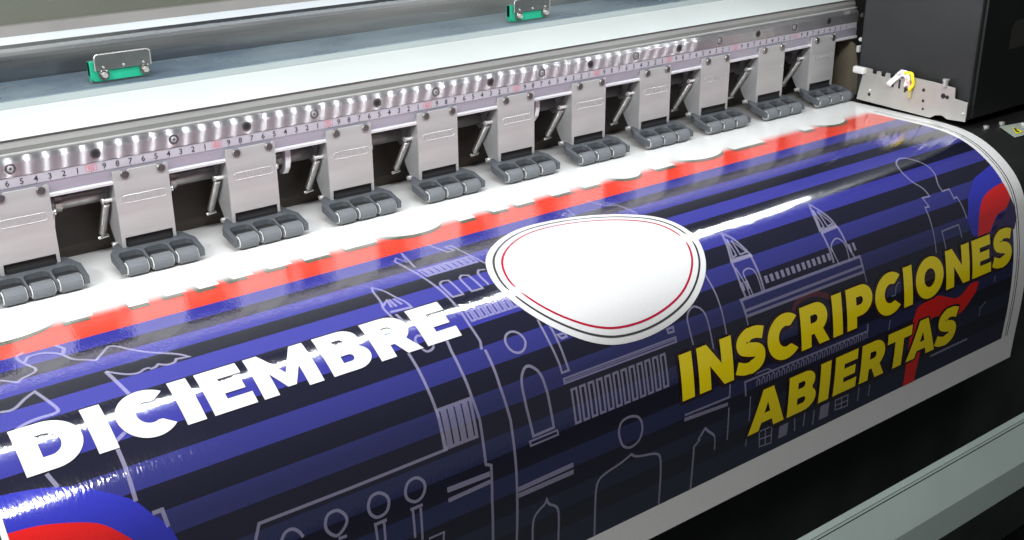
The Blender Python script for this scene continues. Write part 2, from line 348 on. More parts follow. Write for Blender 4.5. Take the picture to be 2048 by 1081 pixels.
for i, x in enumerate(HX):
    bm = bmesh.new()
    # countersunk ring, dark hole or screw head inside
    for k in range(24):
        a0, a1 = 2*PI*k/24, 2*PI*(k+1)/24
        q = [(0.36, a0, -0.012), (0.36, a1, -0.012), (0.24, a1, -0.004), (0.24, a0, -0.004)]
        bm.faces.new([bm.verts.new(V(x+r*math.cos(a), y, 1.08+r*math.sin(a))) for r, a, y in q])
        q = [(0.40, a0, -0.002), (0.40, a1, -0.002), (0.36, a1, -0.012), (0.36, a0, -0.012)]
        bm.faces.new([bm.verts.new(V(x+r*math.cos(a), y, 1.08+r*math.sin(a))) for r, a, y in q])
    if i % 2 == 1:
        o = part('countersunk_screw', bm, M['screw'], rail)
        bm = bmesh.new(); cyl(bm, (x, -0.002, 1.08), (x, -0.03, 1.08), 0.235, 0.20, 20); s_ = obj('screw_head', bm, M['plate_side'])
        bm = bmesh.new(); cyl(bm, (x, -0.02, 1.08), (x, -0.034, 1.08), 0.10, 0.10, 6); h_ = obj('hex_socket', bm, M['socket'])
        for c in (s_, h_): c.parent = o
    else:
        o = part('screw_hole', bm, M['screw'], rail)
        bm = bmesh.new(); cyl(bm, (x, -0.001, 1.08), (x, -0.006, 1.08), 0.24, 0.24, 20); h_ = obj('hole_bore', bm, M['socket']); h_.parent = o

# ------------------------------------------------------------------ behind the rollers
sh = thing('round_shaft', 'grey round steel shaft behind the pinch rollers under the rail', 'shaft', (-50, 3.2, -3))
bm = bmesh.new(); cyl(bm, (X0, 3.2, -2.9), (0.5, 3.2, -2.9), 0.75, n=32); part('shaft_rod', bm, M['shaft'], sh, smooth=True)
for k in range(1, 24, 2):
    x = -106+4.55*k
    bm = bmesh.new(); cyl(bm, (x, 3.2, -2.9), (x+0.5, 3.2, -2.9), 0.95, n=24); part('shaft_collar', bm, M['screw'], sh)
rp = body
bm = bmesh.new(); box(bm, X0, 3, 4.7, 5.0, -8.3, -0.2); part('rear_panel', bm, M['rear'], rp)
bm = bmesh.new(); box(bm, X0, 3, 1.25, 4.69, -1.2, -0.9); part('top_ledge', bm, M['dark'], rp)
sp = thing('side_plate', 'olive metal end plate at the right end of the rail', 'end plate', (1.6, 2, -4))
bm = bmesh.new(); prismx(bm, [(3.4, -0.6), (-0.3, -2.2), (-2.0, -8.1), (4.6, -8.1), (4.6, -0.6)], 0.6, 0.8); part('plate', bm, mat('olive_plate', (0.10, 0.085, 0.06), 0.5), sp)

# ------------------------------------------------------------------ pinch roller unit
def arcp(cx, cy, rx, ry, a0, a1, n):
    return [(cx+rx*math.cos(math.radians(a0+(a1-a0)*i/n)), cy+ry*math.sin(math.radians(a0+(a1-a0)*i/n))) for i in range(n+1)]
def make_unit():
    t = thing('pinch_roller_unit', 'x', 'pinch roller', (0, 0, -4))
    loc = Vector((0, 0, -4))*CM
    def pp(name, bm, mt, parent=None, **k):
        bmesh.ops.translate(bm, verts=bm.verts, vec=-loc)
        return obj(name, bm, mt, parent or t, **k)
    L, R = -2.32, 2.0
    bm = bmesh.new()       # folded cover plate: face with two lips running down at the sides
    out = [(L, -0.55), (L+0.05, -0.48)]
    for cx in (-1.42, 1.42): out += [(cx-0.28, -0.48)]+[(cx+0.26*math.cos(math.radians(180+a)), -0.50-0.10*math.sin(math.radians(a))) for a in (20, 60, 90, 120, 160)]+[(cx+0.28, -0.48)]
    out += [(R-0.05, -0.48), (R, -0.55), (R, -6.55), (R-0.24, -6.6), (R-0.26, -5.85), (L+0.30, -5.85), (L+0.28, -6.75), (L, -6.6)]
    a = [bm.verts.new(V(x, -0.26, z)) for x, z in out]; b = [bm.verts.new(V(x, -0.12, z)) for x, z in out]
    n = len(out)
    for i in range(n): bm.faces.new((a[i], a[(i+1) % n], b[(i+1) % n], b[i]))
    for tri in tessellate_polygon([[Vector((x, z, 0)) for x, z in out]]):
        bm.faces.new([a[i] for i in tri]); bm.faces.new([b[i] for i in tri])
    cp = pp('cover_plate', bm, M['plate'], bevel=0.03)
    bm = bmesh.new()
    put_text(bm, 'FYUNION', -0.10, -2.80, 0.40, -0.262, 1.10, 0.03, 0.0, 1.18)
    ring = catmull([(-1.72, -2.80), (-1.60, -2.54), (-1.3, -2.50), (0, -2.50), (1.3, -2.50), (1.60, -2.54), (1.72, -2.80), (1.60, -3.06), (1.3, -3.10), (0, -3.10), (-1.3, -3.10), (-1.60, -3.06)], True, 4)
    for i in range(len(ring)):
        p, q = ring[i], ring[(i+1) % len(ring)]
        tube(bm, [(p[0]-0.1, -0.265, p[1]), (q[0]-0.1, -0.265, q[1])], 0.028, 6)
    pp('embossed_lettering', bm, M['plate'], cp)
    for cx in (-1.42, 1.42):
        bm = bmesh.new(); cyl(bm, (cx, -0.27, -0.84), (cx, -0.42, -0.84), 0.36, 0.31, 24); 
        s_ = pp('screw', bm, M['screw'], cp, bevel=0.03)
        bm = bmesh.new(); cyl(bm, (cx, -0.401, -0.84), (cx, -0.408, -0.84), 0.15, 0.15, 6)
        pp('hex_socket', bm, M['socket'], s_)
    # side cheeks
    for x0, x1 in ((L, L+0.12), (R-0.12, R)):
        bm = bmesh.new(); prismx(bm, [(-0.11, -0.6), (-0.11, -6.6), (0.35, -6.95), (1.1, -6.95), (1.9, -5.9), (2.8, -4.4), (0.95, -2.0), (0.75, -1.5), (0.0, -0.9)], x0, x1)
        pp('side_plate', bm, M['plate_side'], bevel=0.02)
        if x0 > 0: continue
    bm = bmesh.new(); prismx(bm, [(1.3, -1.52), (4.2, -1.52), (4.2, -3.2), (2.9, -4.0), (2.0, -3.3)], L+0.02, L+0.6); pp('mounting_block', bm, M['plate_side'])
    bm = bmesh.new(); box(bm, L+0.2, R-0.2, -0.02, 0.5, -6.9, -5.3); pp('inner_block', bm, M['dark'])
    # spring on its pins
    sx = L-0.42
    bm = bmesh.new(); cyl(bm, (L-0.75, 0.85, -2.95), (L+0.1, 0.85, -2.95), 0.17); cyl(bm, (L-0.78, 0.85, -2.95), (L-0.68, 0.85, -2.95), 0.24); pp('pivot_pin', bm, M['chrome'])
    bm = bmesh.new(); cyl(bm, (L-0.3, 1.3, -6.75), (L+0.1, 1.3, -6.75), 0.2); pp('pivot_pin', bm, M['chrome'])
    bm = bmesh.new(); cyl(bm, (L-0.7, 3.35, -6.7), (L+0.1, 3.2, -6.55), 0.14); pp('spring_hook_pin', bm, M['chrome'])
    bm = bmesh.new()
    p0 = Vector((sx, 1.0, -3.25)); p1 = Vector((sx, 3.05, -6.25)); d = (p1-p0).normalized(); u = Vector((1, 0, 0)); w_ = d.cross(u)
    N_ = 22*10; tube(bm, [p0+(p1-p0)*(i/N_)+(math.cos(2*PI*i/10)*u+math.sin(2*PI*i/10)*w_)*0.22 for i in range(N_+1)], 0.085, 6)
    cyl(bm, p0, p1, 0.2, n=12)
    tube(bm, [p0+Vector((0, 0, 0.35)), p0+Vector((0.1, 0.1, 0.1)), p0], 0.08, 6); tube(bm, [p1, p1+d*0.25, p1+d*0.45+Vector((0.15, 0.1, 0))], 0.08, 6)
    pp('tension_spring', bm, M['spring'], smooth=True)
    bm = bmesh.new(); cyl(bm, (R-0.05, 0.6, -2.9), (R+0.42, 0.6, -2.9), 0.16); cyl(bm, (R+0.3, 0.6, -2.9), (R+0.42, 0.6, -2.9), 0.24)
    tube(bm, [(R+0.3, 0.6, -3.0), (R+0.25, 1.0, -4.2), (R+0.1, 0.8, -6.3)], 0.06, 6); pp('pivot_pin', bm, M['chrome'])
    # roller holder with three open notches
    top = lambda y: -6.62+0.235*min(0.0, y+0.5) if y < -0.5 else -6.62+0.12*(y+0.5)
    bot = lambda y: top(y)-0.62
    pts = [(-3.45, -2.75)]
    for k in range(3):
        a = -3.03+k*2.0; b = a+1.82
        pts += [(a, -2.75), (a, -1.35)]+arcp(a+0.42, -1.35, 0.42, 0.55, 180, 90, 5)+arcp(b-0.42, -1.35, 0.42, 0.55, 90, 0, 5)+[(b, -2.75)]
    pts += [(3.2, -2.75), (3.25, -0.95), (2.55, 0.55), (-2.55, 0.75), (-3.5, -0.75)]
    # drop doubles
    q = [pts[0]]
    for p in pts[1:]:
        if math.hypot(p[0]-q[-1][0], p[1]-q[-1][1]) > 0.01: q.append(p)
    bm = bmesh.new(); prismz(bm, q, top, bot)
    hd = pp('roller_holder', bm, M['holder'], bevel=0.06)
    bm = bmesh.new(); prismz(bm, [(-1.9, -0.35), (1.6, -0.35), (1.6, 0.4), (-1.9, 0.4)], lambda y: top(y)+0.22, lambda y: top(y)-0.02)
    pp('hinge_lug', bm, M['dark'], hd)
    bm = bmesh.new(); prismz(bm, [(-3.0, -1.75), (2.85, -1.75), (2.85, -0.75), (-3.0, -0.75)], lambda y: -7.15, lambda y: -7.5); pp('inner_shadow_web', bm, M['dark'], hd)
    bm = bmesh.new(); cyl(bm, (-3.35, -2.22, -7.56), (3.1, -2.22, -7.56), 0.16); pp('roller_axle', bm, M['holder'], hd)
    for k in range(3):
        a = -2.90+k*2.0
        bm = bmesh.new(); cyl(bm, (a+0.02, -2.25, -7.55), (a+1.56, -2.25, -7.55), 0.63, n=16)
        ro = pp('rubber_roller', bm, M['rubber'], bevel=0.06)
        bm = bmesh.new(); cyl(bm, (a-0.08, -2.25, -7.56), (a+0.02, -2.25, -7.56), 0.50, n=24); cyl(bm, (a+1.56, -2.25, -7.56), (a+1.64, -2.25, -7.56), 0.50, n=24)
        pp('white_end_ring', bm, M['white_pl'], ro, bevel=0.03)
    return t
def dup(root, loc):
    r = root.copy(); COL.objects.link(r); r.location = loc
    def rec(src, dst):
        for ch in list(src.children):
            c = ch.copy(); COL.objects.link(c); c.parent = dst; rec(ch, c)
    rec(root, r); return r
unit = make_unit()
UN = [(-95.3, 'leftmost pinch roller unit, cut by the left edge of the photo'),
      (-86.25, 'second pinch roller unit from the left, beside the red 90'),
      (-77.15, 'third pinch roller unit from the left, with a hooked clip at its right'),
      (-68.05, 'fourth pinch roller unit from the left, under the red 70'),
      (-58.98, 'fifth pinch roller unit from the left, beside the red 60'),
      (-50.05, 'middle pinch roller unit of the row of eleven, under the red 50'),
      (-40.97, 'fifth pinch roller unit from the black carriage'),
      (-31.9, 'fourth pinch roller unit from the black carriage'),
      (-23.0, 'third pinch roller unit from the black carriage'),
      (-13.98, 'second pinch roller unit from the black carriage'),
      (-5.03, 'pinch roller unit nearest the black carriage, at the right edge of the sheet')]
for i, (x, lb) in enumerate(UN):
    o = unit if i == 0 else dup(unit, unit.location)
    o.location = Vector((x, 0, -4))*CM; o.rotation_euler = (0, 0, random.uniform(-0.012, 0.012)); o['label'] = lb; o['group'] = 'pinch rollers along the ruler rail'
for i, (x, lb) in enumerate(((-73.9, 'light metal hooked clip under the rail, between the rollers below marks 80 and 70'), (-47.2, 'light metal hooked clip under the rail beside the roller below mark 50'))):
    bm = bmesh.new()
    prismx(bm, [(0.6, -1.55), (0.6, -2.6), (0.8, -3.3), (1.3, -3.9), (2.0, -4.1), (2.0, -3.75), (1.55, -3.5), (1.25, -3.0), (1.2, -1.55)], x, x+0.5)
    c = obj('hooked_clip', bm, M['lip'], bevel=0.04); tag(c, lb, 'clip', 'hooked clips under the rail')

# ------------------------------------------------------------------ green roller brackets on the guard
def bracket_unit(x, y, z, lb):
    t = thing('guide_bracket', lb, 'bracket', (x, y, z), 'guide brackets on the metal guard')
    def pp(name, bm, mt, parent=None, **k): return obj(name, bm, mt, parent or t, **k)
    bm = bmesh.new()
    pts = arcp(-1.95, -0.35, 0.5, 0.5, 180, 270, 5)+arcp(2.05, -0.35, 0.3, 0.5, 270, 360, 4)+[(2.35, 0.75), (-2.45, 0.75)]
    prismx(bm, [(0, 0)]*0 or [(-0.0, -0.85), (0.0, 0.75), (0.5, 0.75), (0.5, -0.85)], -2.45, -2.35)
    a = [bm.verts.new(V(px, -0.05, pz)) for px, pz in pts]; b = [bm.verts.new(V(px, 0.55, pz)) for px, pz in pts]; n = len(pts)
    for i in range(n): bm.faces.new((a[i], a[(i+1) % n], b[(i+1) % n], b[i]))
    bm.faces.new(a[::-1]); bm.faces.new(b)
    pp('green_block', bm, M['green'], bevel=0.08)
    bm = bmesh.new(); pts = [(-2.1, 0.05)]+arcp(-1.8, 1.0, 0.3, 0.3, 180, 90, 4)+arcp(2.05, 1.0, 0.3, 0.3, 90, 0, 4)+[(2.35, 0.05)]
    a = [bm.verts.new(V(px, -0.32, pz)) for px, pz in pts]; b = [bm.verts.new(V(px, -0.20, pz)) for px, pz in pts]; n = len(pts)
    for i in range(n): bm.faces.new((a[i], a[(i+1) % n], b[(i+1) % n], b[i]))
    bm.faces.new(a[::-1]); bm.faces.new(b)
    pl = pp('steel_plate', bm, M['clearplate'], bevel=0.02)
    bm = bmesh.new()
    tube(bm, [(p[0], -0.30, p[1]) for p in pts], 0.05, 6); pp('bright_rim', bm, M['chrome'], pl)
    bm = bmesh.new()
    for q in (-1.45, 0.15, 1.75): cyl(bm, (q, -0.32, 0.28), (q, -0.42, 0.28), 0.10, 0.08, 12)
    pp('rivet', bm, M['chrome'], pl)
    for q in (-1.45, 1.85):
        bm = bmesh.new(); cyl(bm, (q, -0.05, -0.32), (q, -0.30, -0.32), 0.42, 0.42, 24); b_ = pp('bolt', bm, M['screw'], bevel=0.04)
        bm = bmesh.new(); cyl(bm, (q, -0.31, -0.32), (q, -0.55, -0.32), 0.25, 0.23, 6); pp('hex_head', bm, M['chrome'], b_)
bracket_unit(-84.75, 6.0, 5.85, 'green guide bracket with two bolts at the left end of the metal guard')
bracket_unit(-43.7, 6.0, 5.80, 'green guide bracket with two bolts cut by the top edge of the photo')

# ------------------------------------------------------------------ print carriage at the right
ca = thing('print_carriage', 'large black print carriage housing standing over the right edge of the sheet', 'print carriage', (6, -10, -7.6))
bm = bmesh.new(); box(bm, -1.5, 34, -17.3, -2.6, -7.75, 40); part('black_housing', bm, M['black_shell'], ca, bevel=0.3)
bm = bmesh.new(); box(bm, -0.9, 34, -17.6, -17.31, -7.4, 40); part('front_cover', bm, M['black_front'], ca)
bm = bmesh.new(); pts = [(4.2, -0.6), (9.2, -0.4), (9.2, 2.7), (4.9, 2.5), (4.2, 1.8)]
v_ = [bm.verts.new(V(x, -17.64, z)) for x, z in pts]; bm.faces.new(v_); part('olive_patch', bm, mat('olive_patch', (0.03, 0.032, 0.022), 0.35), ca)  # slightly paler olive patch on the front cover
br_pts = [(-3.4, -7.75), (-13.3, -8.0), (-13.9, -7.6), (-14.7, -7.45), (-15.4, -7.75), (-17.6, -7.6), (-17.6, -5.5), (-16.0, -5.35), (-15.9, -4.2), (-13.2, -4.0)]
y = -13.2
br_pts += [(-9.6, -3.95), (-9.55, -4.25), (-8.6, -4.25), (-8.55, -3.95), (-8.2, -3.95), (-8.15, -4.55), (-7.6, -4.55), (-7.55, -4.05), (-7.0, -4.05), (-6.95, -4.55), (-6.4, -4.55), (-6.35, -4.05), (-5.8, -4.05), (-5.75, -4.45), (-5.2, -4.45), (-5.15, -3.95), (-4.1, -3.9), (-3.95, -4.5)]
bm = bmesh.new()
a = [bm.verts.new(V(-2.25, yy, zz)) for yy, zz in br_pts]; b = [bm.verts.new(V(-2.08, yy, zz)) for yy, zz in br_pts]; n = len(br_pts)
for i in range(n): bm.faces.new((a[i], a[(i+1) % n], b[(i+1) % n], b[i]))
for tri in tessellate_polygon([[Vector((yy, zz, 0)) for yy, zz in br_pts]]):
    bm.faces.new([a[i] for i in tri]); bm.faces.new([b[i] for i in tri])
sb = part('side_bracket', bm, M['bracket'], ca, bevel=0.03)
bm = bmesh.new()
for yy, zz, r in ((-5.1, -6.9, .2), (-12.2, -6.3, .17), (-12.3, -7.2, .15), (-12.1, -5.1, .2), (-14.6, -5.3, .3), (-15.1, -5.35, .22), (-10.0, -5.45, .14)):
    cyl(bm, (-2.256, yy, zz), (-2.262, yy, zz), r, r, 16)
for yy, z0, z1 in ((-8.95, -5.5, -4.5), (-9.75, -5.8, -4.7), (-8.1, -5.5, -5.1)):
    vs = [bm.verts.new(V(-2.258, yy+dy, zz)) for dy, zz in ((-.13, z0), (.13, z0), (.13, z1), (-.13, z1))]; bm.faces.new(vs)
h = obj('hole', bm, M['socket']); h.parent = sb
for yy, zz in ((-5.1, -6.45), (-17.2, -6.85)):
    bm = bmesh.new(); cyl(bm, (-2.27, yy, zz), (-2.45, yy, zz), 0.22, 0.16, 14); h = obj('screw', bm, M['chrome']); h.parent = sb
bm = bmesh.new(); cyl(bm, (-2.3, -14.7, -4.2), (-2.3, -14.7, -3.6), 0.3, 0.3, 14); cyl(bm, (-2.3, -14.7, -3.6), (-2.3, -14.7, -3.4), 0.36, 0.36, 14)
h = obj('screw', bm, M['chrome']); h.parent = sb
bm = bmesh.new(); box(bm, -2.7, -2.0, -4.3, -2.7, -4.7, -3.9); h = obj('nylon_corner', bm, M['white_pl'], bevel=0.2); h.parent = sb
for name, mt, pts, r in (('white_wire', 'wire_w', [(-7.6, -5.2), (-8.3, -4.4), (-9.1, -3.6), (-9.9, -3.5), (-10.3, -4.2), (-10.1, -4.9)], .18),
                         ('white_wire', 'wire_w', [(-7.9, -5.3), (-8.8, -4.3), (-9.6, -3.8), (-10.0, -4.4), (-9.9, -5.0)], .18),
                         ('white_wire', 'wire_w', [(-8.1, -5.0), (-8.8, -3.9), (-9.4, -3.4), (-9.8, -3.9)], .2),
                         ('yellow_wire', 'wire_y', [(-9.7, -3.55), (-10.4, -3.5), (-10.8, -4.0), (-10.8, -4.8), (-10.5, -5.4)], .2),
                         ('pink_wire', 'wire_p', [(-10.1, -4.2), (-10.35, -4.7), (-10.5, -5.2)], .16)):
    bm = bmesh.new(); tube(bm, [(-2.55-0.1*math.sin(k), p[0], p[1]) for k, p in enumerate(catmull(pts, False, 4))], r, 8); h = obj(name, bm, M[mt], smooth=True); h.parent = sb
bm = bmesh.new(); box(bm, -2.6, -2.28, -10.75, -10.35, -6.2, -5.3); h = obj('connector', bm, mat('tan_connector', (0.42, 0.37, 0.16), 0.5)); h.parent = sb
for h in list(sb.children): h.matrix_parent_inverse = sb.matrix_world.inverted() @ Matrix.Identity(4) if False else Matrix.Identity(4)
# white and dark fittings at the rail's right end
ft = thing('end_fitting', 'small white plastic fitting at the right end of the rail beside the carriage', 'fitting', (1.2, -0.5, -1.8))
bm = bmesh.new(); cyl(bm, (1.0, -0.7, -1.6), (1.3, -0.7, -1.6), 0.25); box(bm, 0.7, 1.3, -0.9, -0.5, -3.1, -2.3); part('white_clip', bm, M['white_pl'], ft, bevel=0.08)
bm = bmesh.new(); cyl(bm, (1.5, 0.0, 3.4), (2.6, 0.0, 3.5), 0.5, 0.5); cw = part('round_cap', bm, M['white_pl'], ft, bevel=0.1)

# ------------------------------------------------------------------ front tray below
tr = thing('front_tray', 'pale grey green front tray with a thin dark joint along its back edge', 'tray', (-40, -37, -33))
bm = bmesh.new(); prismx(bm, [(-29.0, -38.85), (-29.0, -42), (-29.86, -42), (-29.86, -38.74)], X0, 40); part('rear_strip', bm, M['tray'], tr, bevel=0.04)
bm = bmesh.new(); prismx(bm, [(-29.95, -38.80), (-29.95, -46.0), (-31.9, -46.0), (-31.8, -42.5)], X0, 40); part('tray_face', bm, M['tray'], tr, bevel=0.06)
bm = bmesh.new(); box(bm, X0, 40, -30.1, -29.6, -39.4, -39.0); part('joint', bm, M['dark'], tr)
tb = obj('hanging_strap', (lambda b: (prismx(b, [(-19.6, -30.5), (-20.0, -34.5), (-19.4, -36.2), (-18.6, -36.2), (-18.8, -30.5)], -3.5, 1.6), b)[1])(bmesh.new()), M['tab'], bevel=0.4)
tag(tb, 'dim grey strap in the dark gap below the lower right corner of the print', 'strap')

# ------------------------------------------------------------------ LED strip that lights the sheet (above the frame)
led = thing('led_strip', 'white strip of small lamps above the sheet', 'lamp strip', (-70, LED_Y, LED_Z))
bm = bmesh.new(); box(bm, X0, LED_END+0.8, LED_Y-0.8, LED_Y+0.8, LED_Z+0.05, LED_Z+0.6); part('strip_back', bm, M['white_paint'], led)
mt_, nt_, p_ = nt_of('led_light'); p_.inputs['Emission Color'].default_value = (0.93, 0.97, 1.0, 1); p_.inputs['Emission Strength'].default_value = LED_STRENGTH; p_.inputs['Base Color'].default_value = (0.8, 0.8, 0.8, 1)
bm = bmesh.new(); x = LED_END
while x > X0:
    vs = [bm.verts.new(V(x+a, LED_Y+b, LED_Z)) for a, b in ((-.12, -.13), (-.12, .13), (.12, .13), (.12, -.13))]; bm.faces.new(vs); x -= 1.67
lo = part('lamp_chips', bm, mt_, led, recalc=False); lo['kind'] = 'stuff'

